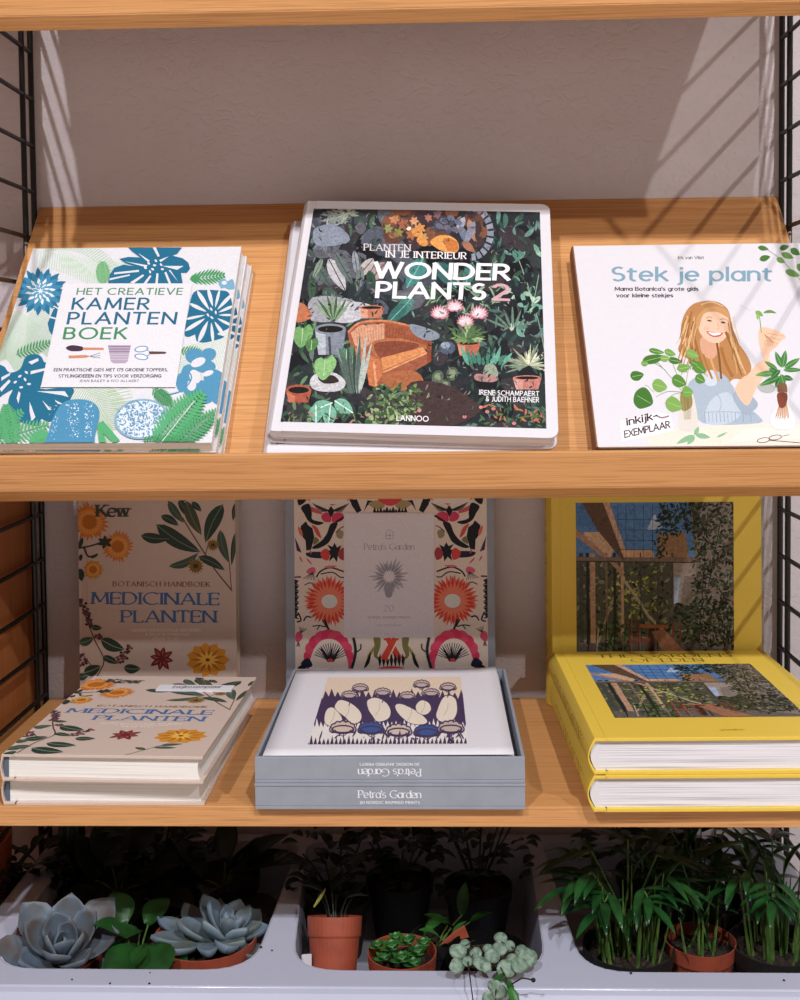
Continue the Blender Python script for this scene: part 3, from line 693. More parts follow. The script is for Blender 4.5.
# right hand stems
for (x0, y0, x1, y1) in ((650, 190, 690, 330), (700, 230, 660, 380), (672, 260, 715, 420)):
    a.line([(x0, y0), ((x0+x1)/2+5, (y0+y1)/2), (x1, y1)], 2, '#8fb09a')
for k in range(26): x = rnd.uniform(630, 705); y = rnd.uniform(165, 380); t = rnd.uniform(0, 6.3); a.leaf((x, y), (x+cos(t)*24, y+sin(t)*24), 11, rnd.choice(('#7fae9c', '#5f8f80', '#9cc2a8', '#b5cdb8')))
for k in range(7): a.leaf((625+k*4, 360), (570+k*22, 300+abs(k-3)*12), 6, '#6f8a7c')
# wicker chair
a.poly([(236, 368), (262, 347), (300, 341), (345, 344), (400, 358), (440, 380), (440, 412), (438, 442), (380, 474), (304, 504), (288, 498), (284, 470), (262, 432), (246, 415)], '#a9624a')
a.poly([(244, 372), (266, 353), (326, 349), (326, 388), (290, 398), (274, 412), (255, 402)], '#d9a183'); a.poly([(326, 349), (392, 360), (430, 384), (428, 402), (370, 384), (326, 384)], '#a55d42')
for i in range(11): a.line([(256+i*7, 360-i*.8), (262+i*6.4, 400-i*1.2)], 1, '#b77a5c', False)
for i in range(13): a.line([(332+i*7.4, 352+i*2.6), (332+i*7, 382+i*1.6)], 1, '#7f4634', False)
a.poly([(288, 400), (326, 386), (372, 386), (428, 404), (428, 420), (320, 466), (312, 440)], '#b9744f', True); a.poly([(300, 402), (330, 392), (372, 392), (410, 404), (330, 440)], '#8f4f3c', True); a.poly([(318, 432), (420, 406), (426, 418), (322, 462)], '#dc935f')
a.poly([(250, 404), (270, 412), (312, 436), (322, 470), (304, 504), (290, 498), (284, 468), (266, 436)], '#cf7d52'); a.line([(300, 440), (306, 500)], 5, '#e6a580', False)
a.line([(238, 370), (262, 349), (300, 342), (346, 345), (402, 360), (440, 382)], 5, '#d48a60'); a.line([(322, 468), (438, 416)], 4, '#e0a070', False)
a.poly([(438, 384), (440, 440), (430, 446), (428, 400)], '#9a5038')
# pots
def pot2(x, y, w, h, c, c2, rim=.22):
    a.poly([(x-w/2, y), (x+w/2, y), (x+w*.38, y+h), (x-w*.38, y+h)], c); a.poly([(x-w/2, y), (x-w*.15, y), (x-w*.15, y+h), (x-w*.38, y+h)], c2)
    a.ell(x, y, w/2, h*rim, c); a.ell(x, y, w*.4, h*rim*.6, '#23221f')
pot2(195, 362, 76, 62, '#8a919e', '#b8bfc9'); a.line([(192, 380), (195, 425)], 6, '#4a505c', False)
a.poly([(150, 478), (172, 466), (210, 470), (232, 492), (215, 512), (165, 512), (146, 498)], '#c9c8cc', True); a.poly([(165, 478), (200, 474), (215, 490), (180, 494)], '#3a3330', True)
pot2(118, 510, 62, 30, '#b4604a', '#d07e62', .45)
pot2(295, 310, 60, 26, '#c98066', '#e0a084'); pot2(530, 396, 56, 30, '#c07058', '#dd957a'); pot2(672, 480, 70, 28, '#c9857a', '#dda397')
a.poly([(390, 350), (450, 368), (458, 384), (430, 390), (396, 374)], '#8f98a6', True); a.ell(478, 408, 20, 16, '#5a6678'); a.ell(474, 402, 12, 8, '#9aa6b8')
a.poly([(570, 450), (590, 446), (602, 472), (585, 488), (566, 478)], '#9aa894', True); a.poly([(550, 470), (600, 478), (590, 490), (548, 486)], '#b98a88', True)
# proteas
for (x, y, r) in ((460, 326, 24), (496, 310, 22), (555, 326, 24), (522, 346, 22)):
    a.raw([a.leafpoly((x, y+r*.4), (x+cos(t)*r, y-r*.1+sin(t)*r*.9), 9) for t in (pi*(1+k/9)-.1 for k in range(11))], '#c9808e')
    a.raw([a.leafpoly((x, y+r*.3), (x+cos(t)*r*.8, y-r*.05+sin(t)*r*.75), 7) for t in (pi*(1+k/8) for k in range(9))], '#f0c9d0'); a.ell(x, y-r*.1, r*.45, r*.4, '#e8d3da')
for k in range(22): t = k*.29; a.leaf((525, 385), (525+cos(t)*rnd.uniform(30, 62), 372+sin(t)*26), 9, rnd.choice(('#7f9a68', '#a3b986', '#5c7a50')))
# heart leaves, blades, spiky plant
for (x, y, r, c) in ((182, 455, 30, '#8fbf7f'), (128, 378, 28, '#7cae6e'), (235, 425, 22, '#5f8f70'), (150, 400, 18, '#5c8c54'), (250, 440, 18, '#4c7a5c')):
    a.poly([(x, y-r*.6), (x+r*.6, y-r), (x+r*.9, y-r*.2), (x+r*.2, y+r*.8), (x-r*.3, y+r), (x-r*.8, y+r*.3), (x-r*.8, y-r*.5), (x-r*.3, y-r*.8)], c, True); a.line([(x, y-r*.7), (x-r*.1, y+r*.7)], 1.4, '#c5dfb4')
for k in range(15): x = 205+k*6; a.leaf((245+k*1.5, 520), (x+rnd.uniform(-8, 8), 370+rnd.uniform(0, 70)), 9, rnd.choice(('#8f9c98', '#5f706a', '#b4bfb8', '#3f5048')))
for (p, q) in (((150, 560), (200, 540)), ((205, 535), (250, 565)), ((195, 545), (190, 600)), ((160, 545), (160, 590))): a.leaf(p, q, 34, '#7db8a0', vein='#dcefe2')
for k in range(34): t = rnd.uniform(-3.5, .4); l = rnd.uniform(34, 72); a.leaf((676, 450), (676+cos(t)*l, 450+sin(t)*l*.95), 5, rnd.choice(('#c9cdb0', '#a3ac90', '#8a9a84', '#dfe0c8')))
for (x, y) in ((455, 478), (472, 500), (490, 470), (448, 500)): a.ell(x, y, 14, 17, '#5f6f5c', rot=20); a.ell(x, y, 8, 11, '#8f9a7c', rot=20)
for k in range(10): x = 530+k*9; a.leaf((x, 450), (x-20+k*5, 425-rnd.uniform(0, 25)), 10, rnd.choice(('#6fae98', '#4d8876')))
# ground
a.poly([(320, 478), (370, 462), (410, 470), (420, 500), (380, 512), (340, 506)], '#b06c48', True); a.poly([(380, 500), (450, 490), (520, 520), (560, 560), (480, 600), (400, 590)], '#4d3c3c', True)
sprigs(40, (290, 505, 410, 590), ('#7f9a5c', '#5f7d54', '#a0b080', '#45603f'), 8, 20, .3, .6); sprigs(16, (80, 560, 300, 600), ('#6b8a5c', '#b08a7a', '#3f5b44'), 8, 22)
sprigs(22, (560, 545, 720, 600), ('#4f8070', '#3c5c50', '#c07a58', '#5a7a4c'), 8, 24)
for (x, y) in ((575, 562), (590, 556), (560, 552), (640, 590), (410, 560), (520, 575)): a.ell(x, y, 5, 4, '#d98a8a')
blot(10, (600, 150, 725, 420), ('#2a2d33',), 5, 12)
sprigs(34, (80, 70, 330, 360), ('#23272b', '#55605e', '#7a8480', '#93858a', '#32423a'), 6, 17); sprigs(26, (420, 345, 725, 500), ('#23262a', '#49544f', '#6b7a72', '#2f4038', '#8a8a86'), 6, 17)
sprigs(20, (340, 210, 640, 330), ('#2b3335', '#3f6a66', '#7d9a8c', '#5a5560'), 6, 18); sprigs(18, (330, 70, 600, 190), ('#3a3034', '#7a5648', '#56505a', '#a87a5e'), 5, 14); sprigs(22, (85, 500, 725, 600), ('#2a2c2e', '#56705a', '#7a6a64', '#94a084'), 6, 16)
sprigs(14, (590, 80, 725, 330), ('#8fb0a2', '#2a3030', '#5c4f54'), 6, 20, .12, .3)
top_ = dict(a.top); a.rect = None; a.build('cover_photo', won, 'photo')
a = Art(WM, T, (250, 180, 2.4242)); a.top = top_
a.text('PLANTEN', (277, 171), (388, 173), 16, '#d8d0d4', .16, True, gap=.26); a.text('IN JE INTERIEUR', (330, 188), (524, 192), 16, '#efeaee', .17, True, gap=.28)
a.text('WONDER', (303, 236), (626, 242), 35, '#f6f3f6', .19, gap=.22, lean=2); a.text('PLANTS', (308, 284), (567, 289), 35, '#f6f3f6', .19, gap=.22, lean=2); a.text('2', (590, 290), (625, 291), 36, '#d9a9b2', .17)
a.text('IRENE SCHAMPAERT', (556, 521), (700, 524), 11, '#f0ecf0', .17, gap=.28); a.text('& JUDITH BAEHNER', (572, 536), (700, 539), 11, '#f0ecf0', .17, gap=.28)
a.text('LANNOO', (356, 584), (432, 586), 12, '#f0ecf0', .18, gap=.28)
a.build('cover_lettering', won)
dup(won, tray_frame(-11.5, 2.6, 0.0, -.6), WL+'underneath its twin')

# ---------------------------------------------------------------- the cuttings book
W, H, T = 22.4, 25.0, 2.3
SM = tray_frame(16.9, 2.6, 0.0, 0)
stek = empty('hardcover_book', SM, 'white hardback with a smiling long-haired woman and pale blue Stek je plant title', 'book')
hardcover(stek, W, H, T, 'white', 'pagesb', rc=.2, bulge=.12, hinge=.12, spine='brown_spine')  # spine side coloured one even brown, apart from the white boards
a = Art(SM, T, (550, 230, 3.2), (.95, W-.05, .05, H-.05)); rnd = random.Random(11)
a.text('Iris van Vliet', (410, 93), (492, 93), 9, '#7d7b84', .18)
a.text('Stek je plant', (200, 162), (706, 162), 42, '#85a9bc', .15, gap=.2, space=.36, up=(0, -42))
a.text("Mama Botanica's grote gids", (208, 194), (474, 194), 11, '#3c3a42', .19); a.text('voor kleine stekjes', (213, 215), (393, 215), 11, '#3c3a42', .19)
for (p, q, w) in (((665, 55), (700, 62), 16), ((670, 95), (705, 85), 20), ((735, 60), (765, 52), 18), ((725, 90), (752, 105), 18), ((752, 130), (800, 148), 22), ((770, 60), (800, 80), 22), ((740, 75), (780, 90), 20), ((790, 110), (820, 135), 24)): a.leaf(p, q, w, rnd.choice(('#6f9a50', '#4f7f3c')))
a.line([(690, 60), (740, 95), (800, 160)], 2, '#7f9a6a')
a.crop = (620, 280, 4.444)
a.poly([(120, 668), (560, 640), (900, 640), (900, 800), (130, 800)], '#eee0d2')
a.poly([(560, 660), (900, 650), (900, 700), (480, 720)], '#f3e8dc')
HAIR = '#c08a58'
a.poly([(318, 112), (350, 98), (402, 92), (448, 104), (482, 136), (498, 200), (520, 270), (562, 330), (584, 392), (556, 440), (505, 440), (470, 470), (430, 458), (392, 430), (345, 380), (262, 320), (270, 270), (272, 200), (290, 146)], HAIR, True)
a.poly([(300, 470), (350, 420), (400, 400), (460, 420), (500, 470), (560, 560), (612, 600), (616, 636), (368, 636), (326, 540)], '#aebccb', True)
a.poly([(360, 430), (410, 400), (430, 460), (390, 470)], '#ccd5df', True); a.poly([(400, 540), (480, 500), (540, 590), (470, 640), (380, 632)], '#c3cedb', True)
for i in range(14): x = 376+i*17; a.line([(x, 590+rnd.uniform(-3, 3)), (x+3, 632)], 3, rnd.choice(('#8fa3bd', '#a9b8ca')))
a.line([(375, 588), (480, 586), (600, 596)], 3, '#9fb0c4'); a.line([(430, 500), (450, 545), (440, 590)], 3, '#a3adba')
a.poly([(362, 255), (440, 262), (430, 330), (400, 352), (362, 318)], '#dca88a', True)
a.poly([(345, 190), (352, 152), (385, 136), (440, 140), (476, 160), (488, 205), (474, 250), (446, 276), (415, 280), (380, 264), (354, 232)], '#efc3a8', True)
a.poly([(352, 150), (400, 118), (470, 130), (486, 170), (430, 142), (372, 152), (350, 215), (338, 190)], '#cf9c68', True)
for (x0, y0, x1, y1, x2, y2, w, c) in ((300, 160, 285, 240, 300, 330, 10, '#dcb07c'), (320, 140, 300, 230, 330, 340, 7, '#a8723f'), (330, 250, 350, 330, 380, 420, 10, '#a8713f'), (470, 230, 500, 300, 550, 400, 12, '#a06a3c'), (490, 260, 520, 330, 560, 420, 8, '#dcae7c'), (450, 300, 470, 370, 500, 430, 14, '#b0743f'), (400, 340, 420, 400, 440, 450, 10, '#d9a671'), (370, 330, 390, 390, 410, 440, 9, '#b57b48'), (430, 280, 440, 340, 450, 440, 9, '#8c5a34'), (360, 110, 410, 98, 460, 120, 6, '#dcb283'), (340, 360, 370, 400, 390, 430, 8, '#dfb486')):
    a.line([(x0, y0), (x1, y1), (x2, y2)], w, c)
for _ in range(46):
    x0 = rnd.choice((rnd.uniform(285, 345), rnd.uniform(478, 515))); y0 = rnd.uniform(150, 330); d = (x0-400)*.28
    a.line([(x0, y0), (x0+d*.5+rnd.uniform(-6, 6), y0+45), (x0+d+rnd.uniform(-8, 8), min(438, y0+95))], rnd.uniform(2, 4.5), rnd.choice(('#a8713f', '#dcb07c', '#b9824e', '#e3bd8c', '#96602f')))
for x, y in ((397, 181), (458, 189)): a.ell(x, y, 11, 4, '#5a4a44', rot=8); a.ell(x, y, 4, 3.6, '#2c2a2c'); a.line([(x-14, y-12), (x, y-17), (x+14, y-12)], 3, '#a97c58')
a.line([(432, 190), (440, 215), (428, 218)], 2.5, '#d79f80'); a.poly([(384, 228), (410, 232), (432, 236), (458, 234), (445, 250), (420, 254), (398, 246)], '#c4646a', True); a.poly([(392, 232), (420, 236), (450, 236), (436, 245), (412, 246)], '#fbf7f4', True)
a.ell(385, 215, 12, 8, '#efb9a2'); a.ell(468, 222, 9, 7, '#efb9a2')
a.poly([(506, 492), (560, 430), (610, 372), (650, 350), (672, 372), (640, 430), (596, 500), (566, 566), (535, 548)], '#f0c4a8', True)
a.poly([(540, 480), (590, 520), (612, 560), (560, 600), (520, 560), (500, 510)], '#a5b3c4', True); a.poly([(512, 486), (562, 424), (600, 470), (566, 560)], '#efc2a6', True)
a.poly([(616, 228), (640, 210), (690, 224), (725, 240), (736, 258), (716, 268), (700, 292), (668, 320), (662, 345), (640, 352), (622, 300)], '#f1c4a6', True)
for (p, q) in (((650, 236), (728, 250)), ((655, 252), (718, 268)), ((650, 268), (702, 284))): a.line([p, q], 2.4, '#d99f80', False)
a.line([(628, 235), (622, 180), (615, 150)], 3.5, '#7fa062'); a.leaf((602, 140), (636, 160), 22, '#8ab05c'); a.leaf((636, 146), (696, 148), 14, '#6f9a4c', -7); a.leaf((612, 150), (612, 178), 12, '#9abf70')
a.line([(530, 110), (580, 136)], 1.5, '#b5b59a', False); 
for k in range(6): a.line([(640, 240), (650+k*6, 262+k*3), (640+k*9, 290+k*2)], 1.4, '#c58a4c')
a.poly([(262, 500), (320, 496), (350, 650), (338, 672), (272, 672), (262, 640)], '#dcd6cd', True); a.poly([(270, 500), (312, 500), (320, 560), (276, 580)], '#9a8a58', True)
for i in range(8): a.line([(272+i*6, 500), (280+i*5, 560), (286+i*4, 620)], 1.6, rnd.choice(('#b59a62', '#7f7a44')))
for (x0, y0, x1, y1) in ((285, 500, 225, 340), (285, 500, 160, 520), (290, 500, 330, 345), (280, 500, 160, 360), (285, 500, 200, 550), (110, 470, 150, 500), (200, 400, 110, 360)): a.line([(x0, y0), ((x0+x1)/2-8, (y0+y1)/2-14), (x1, y1)], 2, '#8fa06a')
LV = ('#5f9440', '#7aab4f', '#4b8038', '#86b25c')
for i, (x, y, rx, ry, r_) in enumerate(((162, 318, 34, 12, 10), (222, 325, 26, 14, 20), (150, 352, 50, 20, -14), (322, 332, 32, 18, 20), (352, 392, 34, 24, 35), (284, 392, 30, 18, -10), (76, 426, 30, 22, -10), (176, 472, 34, 28, 15), (262, 452, 34, 26, 25), (300, 500, 24, 26, 0), (104, 530, 46, 46, 30), (240, 556, 40, 32, 20), (356, 442, 24, 20, 30), (110, 372, 16, 12, 0), (244, 360, 30, 14, 10), (200, 350, 22, 14, 0), (330, 372, 20, 14, 30))):
    an = radians(r_); c, s_ = cos(an), sin(an)
    P = [(x+(u*c-v*s_), y+(u*s_+v*c)) for u, v in ((-rx, -ry*.2), (-rx*.6, -ry), (rx*.2, -ry*.9), (rx, -ry*.1), (rx*.5, ry*.7), (0, ry), (-rx*.7, ry*.7))]
    a.poly(P, LV[i % 4], True); a.line([(x-rx*.7*c, y-rx*.7*s_), (x+rx*.8*c, y+rx*.8*s_)], 1.6, '#bcd694', False)
a.ell(650, 480, 40, 22, '#b8bab8', rot=10)
for (p, q, w) in (((720, 390), (690, 318), 26), ((722, 390), (736, 312), 28), ((730, 392), (800, 348), 26), ((725, 400), (810, 400), 20), ((700, 400), (640, 360), 20), ((700, 410), (598, 424), 26), ((712, 430), (618, 470), 28), ((720, 430), (690, 480), 30), ((725, 430), (770, 444), 24), ((715, 420), (730, 470), 30), ((700, 410), (660, 395), 22), ((712, 400), (668, 440), 24)): a.leaf(p, q, w, rnd.choice(('#4f8a48', '#3d7540', '#6aa05a')), vein='#8fbf80')
a.poly([(702, 465), (738, 462), (740, 510), (704, 510)], '#8a6248', True); a.poly([(690, 505), (750, 505), (752, 560), (776, 620), (770, 660), (690, 664), (668, 620), (696, 560)], '#e6e6e8', True)
for i in range(13): a.line([(720, 500), (705+i*3, 560), (690+i*5, 618+rnd.uniform(-14, 6))], 2.6, rnd.choice(('#d08a4c', '#b06a38', '#e0a66c')))
a.poly([(698, 506), (742, 506), (736, 560), (708, 566)], '#8c4a3a', True)
for (p, q, w) in (((330, 690), (250, 728), 24), ((330, 690), (300, 732), 26), ((335, 688), (402, 700), 24), ((332, 690), (350, 652), 20), ((430, 700), (478, 676), 10)): a.leaf(p, q, w, '#8fbf98')
for (x, y) in ((638, 712), (690, 700)): a.ell(x, y, 30, 12, '#3a3238', rot=-8); a.ell(x, y, 26, 9, '#eadfd6', rot=-8)
a.line([(660, 712), (800, 724)], 3, '#3a3238', False); a.line([(720, 694), (752, 688)], 2.5, '#3a3238', False)
a.poly([(0, 628), (160, 590), (225, 600), (240, 668), (100, 702), (8, 716)], '#f4f2f4')
a.line([(158, 600), (185, 612), (218, 604)], 7, '#9a8088')
a.text('inkijk-', (32, 646), (165, 616), 34, '#4a2f3a', .16, gap=.2, up=(-3, -30)); a.text('EXEMPLAAR', (22, 700), (222, 655), 30, '#4a2f3a', .17, gap=.18, up=(-3, -28))
a.build('cover_print', stek)
# hinge crease

# ================================================================== lower shelf
def stand_frame(x, yb, z, lean, rz=0):
    l = radians(lean); Xv = Vector((cos(radians(rz)), sin(radians(rz)), 0))
    Yv = Vector((0, sin(l), cos(l))); Zv = Xv.cross(Yv); Yv = Zv.cross(Xv)
    return frame(Vector((x, yb, z)), Xv, Yv, Zv)

# ---------------------------------------------------------------- medicinal plants
W, H, T = 16.9, 22.9, 2.3
MM = stand_frame(-35.15, -1.0, SH, 2.2)
ML = 'dusty pink MEDICINALE PLANTEN hardback, '
med = empty('hardcover_book', MM, ML+'standing against the wall', 'book', 'pink botanical hardbacks on the lower shelf')
hardcover(med, W, H, T, 'pink', 'pages', rc=.12, bulge=.2, end='navy')
a = Art(MM, T, (60, 490, 4.2105), (.02, W, 0, H)); rnd = random.Random(5)
DL = '#36493d'; DL2 = '#4c6152'; OR = '#e08a3a'
def sunflower(x, y, r, c1, c2, n=26, mid='#c9772c'):
    r *= 1.22
    a.raw([a.leafpoly((x, y), (x+cos(2*pi*k/n)*r*rnd.uniform(.85, 1.08), y+sin(2*pi*k/n)*r*rnd.uniform(.85, 1.08)), r*.26) for k in range(n)], c1)
    a.raw([a.leafpoly((x, y), (x+cos(2*pi*(k+.5)/n)*r*.72, y+sin(2*pi*(k+.5)/n)*r*.72), r*.2) for k in range(n)], c2)
    a.raw([a.leafpoly((x, y), (x+cos(2*pi*(k+.2)/n)*r*.42, y+sin(2*pi*(k+.2)/n)*r*.42), r*.14) for k in range(n)], mid)
a.line([(80, 245), (130, 235), (190, 215)], 7, '#4a4a44'); a.line([(100, 240), (120, 280), (160, 270)], 8, DL)
sunflower(125, 135, 68, '#e08238', '#eea050'); sunflower(140, 335, 36, '#dd9038', '#eab050'); sunflower(244, 238, 56, '#e08a40', '#eca458')
a.raw([a.leafpoly((190, 220), (190+cos(t)*34, 220+sin(t)*30), 16) for t in (-2.6, -1.6, -.5, .6, 1.8, 2.8)], '#3c4438')
for (p, q, w) in (((95, 200), (80, 250), 18), ((84, 330), (92, 385), 30), ((160, 270), (130, 288), 12), ((90, 270), (84, 300), 16)): a.leaf(p, q, w, DL)
a.text('Kew', (158, 112), (290, 112), 50, '#4c5247', .2, True, gap=.06)
# olive branch
a.line([(515, 115), (560, 190), (612, 272), (660, 345), (725, 425)], 6, '#6f5a48'); a.line([(612, 272), (628, 215)], 4, '#6f5a48'); a.line([(722, 420), (712, 300), (700, 240)], 4, '#8a5a4c')
for (p, q, w, c, b) in (((530, 45), (490, 20), 26, DL, 0), ((455, 45), (522, 138), 36, DL2, 4), ((500, 40), (548, 120), 34, DL, 0), ((530, 45), (596, 190), 50, '#55573f', 6), ((555, 50), (596, 90), 26, DL, 0), ((425, 108), (500, 150), 34, DL, -4), ((405, 145), (592, 262), 66, DL, 10), ((340, 192), (462, 205), 44, DL, 6), ((686, 60), (612, 222), 62, DL, 8), ((674, 168), (712, 306), 40, DL2, 8), ((738, 180), (722, 320), 22, DL, 0), ((458, 322), (584, 264), 34, DL2, 16), ((582, 280), (694, 338), 38, DL, -6), ((738, 55), (728, 130), 20, DL, 0)):
    a.leaf(p, q, w, c, b, vein='#6f8470')
for (x, y, r) in ((644, 232, 24), (572, 320, 32)):
    a.raw([a.leafpoly((x, y), (x+cos(k*.42)*r*1.15, y+sin(k*.42)*r*1.15), r*.3) for k in range(15)], '#a98238'); a.ell(x, y, r*.8, r*.8, '#8f6f34'); a.ell(x, y, r*.35, r*.3, '#4c3c24')
a.text('BOTANISCH HANDBOEK', (224, 405), (630, 407), 20, '#94692f', .2, True, gap=.3, space=.5)
a.text('MEDICINALE', (137, 480), (668, 484), 50, '#4a78b2', .16, True, gap=.2); a.text('PLANTEN', (262, 557), (654, 558), 50, '#4a78b2', .16, True, gap=.2)
a.text('GENEESKRACHTIGE KRUIDEN', (302, 596), (590, 596), 11, '#eeddd2', .2, gap=.3); a.text('& WILDE BLOEMEN VAN', (360, 613), (545, 613), 10, '#eeddd2', .2, gap=.3); a.text('HUN TIJD', (392, 629), (498, 629), 9, '#eeddd2', .2, gap=.3)
# star anise
a.raw([a.leafpoly((428, 710), (428+cos(.2+k*pi/4)*(56 if k % 2 else 50), 710+sin(.2+k*pi/4)*(56 if k % 2 else 50)), 24) for k in range(8)], '#7d2f33')
a.raw([a.leafpoly((428+cos(.2+k*pi/4)*14, 710+sin(.2+k*pi/4)*14), (428+cos(.2+k*pi/4)*40, 710+sin(.2+k*pi/4)*40), 7) for k in range(8)], '#b0605a')
# ribbed yellow flower
a.line([(622, 760), (560, 830), (490, 905)], 4, '#4f5c44')
a.raw([a.leafpoly((622, 715), (622+cos(k*2*pi/11)*92, 715+sin(k*2*pi/11)*74), 60) for k in range(11)], '#dd9534')
a.raw([a.leafpoly((622, 715), (622+cos((k+.5)*2*pi/11)*78, 715+sin((k+.5)*2*pi/11)*62), 10) for k in range(11)], '#b87430')
a.raw([a.leafpoly((622, 715), (622+cos(k*2*pi/11)*50, 715+sin(k*2*pi/11)*38), 12) for k in range(11)], '#f2bb50'); a.ell(622, 715, 9, 7, '#8a4c1c')
for (p, q) in (((580, 810), (650, 790)), ((560, 828), (640, 830)), ((540, 850), (500, 830))): a.leaf(p, q, 22, DL2)
# purple sprig and the leaves at lower left
a.line([(90, 470), (118, 560), (150, 640), (185, 720), (150, 800), (130, 900)], 5, '#5f4a44'); a.line([(185, 720), (250, 700), (290, 670)], 4, '#5f4a44'); a.line([(100, 700), (150, 760)], 4, '#5f4a44')
for _ in range(46): t = rnd.random(); a.ell(90+t*42+rnd.uniform(-15, 15), 465+t*115+rnd.uniform(-8, 8), 7, 6, rnd.choice(('#5c4048', '#7a5460', '#3c3438')), n=8)
for (x, y) in ((158, 615), (270, 695), (290, 668), (92, 700), (100, 725), (255, 715)):
    for _ in range(9): a.ell(x+rnd.uniform(-16, 16), y+rnd.uniform(-14, 14), 7, 6, rnd.choice(('#7a4a54', '#94606a', '#5a3840')), n=8)
for (p, q, w, b) in (((130, 578), (178, 582), 24, 0), ((80, 645), (142, 622), 36, 4), ((172, 628), (272, 672), 52, 6), ((180, 700), (246, 730), 30, 0), ((268, 748), (340, 752), 40, 4), ((100, 770), (172, 740), 46, 4), ((75, 790), (120, 780), 30, 0), ((190, 800), (300, 822), 50, 6), ((150, 830), (70, 870), 40, 4), ((160, 850), (280, 885), 60, 8), ((120, 880), (90, 930), 30, 0)):
    a.leaf(p, q, w, DL if rnd.random() < .6 else DL2, b, vein='#8aa088')
a.build('cover_print', med)
def lie(x, y, z, rz): return at(x, y, z, rz)
dup(med, lie(-33.25, -29.95, SH, 0), ML+'lying flat at the bottom of the stack')
r = dup(med, lie(-33.05, -30.6, SH+T+.01, -2.2), ML+'lying on the stack with a white sticker')
st = Art(None, 0, rect=None, z=T+.21)
# sticker with handwriting
b = MB(); b.box(7.9, 15.4, 17.7, 19.3, T+.0, T+.2); s_ = b.build('sticker', 'whitem', r); s_['label'] = 'white paper sticker'
st.text('Inkijkexemplaar', (9.4, 18.15), (14.2, 18.35), .75, '#6f6a78', .12, gap=.2, up=(.1, .75)); st.build('sticker_print', s_)

# ---------------------------------------------------------------- yellow garden books
W, H, T = 21.8, 26.6, 3.05
YM = stand_frame(15.2, -.85, SH, 1.4)
YL = 'thick yellow hardback with a garden courtyard photo, '
yel = empty('hardcover_book', YM, YL+'standing against the wall', 'book', 'yellow courtyard photo hardbacks')
hardcover(yel, W, H, T, 'yellow', 'pagesb', rc=.15, bulge=.55, board=.3, inset=.35)
a = Art(YM, T, (560, 495, 4.324)); rnd = random.Random(9)
q = [a.loc(p) for p in ((62, 38), (740, 25), (762, 655), (78, 660))]
x0, x1, y1 = (q[0][0]+q[3][0])/2, (q[1][0]+q[2][0])/2, (q[0][1]+q[1][1])/2
y0 = q[2][1]-1.3; a.rect = (x0, x1, y0, y1)
a.poly([(40, 10), (800, 10), (800, 900), (40, 900)], '#4c4a44')
a.poly([(60, 20), (760, 20), (760, 275), (60, 275)], '#5d8cc6'); a.poly([(60, 20), (200, 20), (260, 150), (60, 130)], '#5580b8')
a.poly([(390, 120), (400, 95), (412, 85), (420, 110), (440, 140), (380, 150)], '#b8cbe4', True)
a.poly([(60, 275), (600, 275), (600, 720), (60, 720)], '#5a5a4a'); a.poly([(80, 620), (770, 610), (770, 720), (80, 720)], '#6d6560')
a.poly([(104, 160), (190, 160), (232, 240), (215, 275), (104, 190)], '#d3b193'); a.poly([(280, 238), (400, 238), (410, 272), (280, 272)], '#d4ab88')
a.poly([(420, 170), (540, 160), (560, 270), (420, 270)], '#a5805e')
def flk(box, n, cols, l0, l1, w=.4):
    for c in cols:
        P = []
        for _ in range(n):
            x, y = rnd.uniform(box[0], box[2]), rnd.uniform(box[1], box[3]); l = rnd.uniform(l0, l1); t = rnd.uniform(0, 2*pi)
            P.append(a.leafpoly((x, y), (x+cos(t)*l, y+sin(t)*l), l*w))
        a.raw(P, c)
flk((80, 290, 600, 650), 60, ('#3f4a34', '#2c3426', '#6a7350', '#9a927c', '#4c5640', '#23281f', '#8a8f62'), 14, 34)
a.poly([(488, 285), (590, 285), (590, 480), (488, 470)], '#a89a90'); a.poly([(492, 352), (522, 355), (508, 470), (492, 470)], '#a9bddb'); a.poly([(536, 350), (584, 350), (570, 470), (520, 480)], '#8f837c')
flk((200, 330, 420, 520), 26, ('#a9ab4c', '#c2bf58', '#6f7f3f'), 12, 26); flk((230, 370, 330, 430), 14, ('#d6cf5c',), 10, 22)
a.line([(270, 360), (330, 440), (380, 520), (460, 600)], 12, '#b9a98c', False); a.line([(165, 640), (190, 560), (240, 420)], 9, '#a3937c', False)
for (x, c, w) in ((90, '#4b504c', 18), (140, '#c29a7e', 22), (118, '#2c2c2a', 12), (200, '#8c7463', 8), (268, '#c9a58a', 12), (235, '#35302c', 12), (485, '#5d5048', 8), (348, '#4c463c', 5), (420, '#57503f', 6)): a.line([(x, 250), (x+4, 640)], w, c, False)
a.poly([(60, 148), (76, 150), (272, 322), (268, 352), (225, 300), (62, 172)], '#b98f76'); a.poly([(60, 268), (590, 270), (590, 292), (60, 286)], '#8a7466'); a.line([(60, 286), (590, 292)], 5, '#4a3c34', False)
a.poly([(92, 30), (206, 30), (292, 272), (268, 280), (160, 150)], '#6b5142'); a.poly([(185, 30), (212, 30), (294, 268), (276, 272)], '#d2aa90')
for x in (250, 285, 320, 360, 400): a.line([(x, 40), (x, 270)], 1.8, '#2c3a52', False)
for y in (105, 150, 195, 235): a.line([(250, y), (430, y+3)], 1.8, '#2c3a52', False)
a.poly([(560, 25), (770, 25), (775, 700), (600, 640), (585, 300)], '#8f8177')
flk((430, 30, 620, 170), 60, ('#26301f', '#2f3c26', '#3c4a2c', '#1d2418'), 12, 28); flk((410, 150, 470, 270), 16, ('#26301f', '#33402a'), 12, 26)
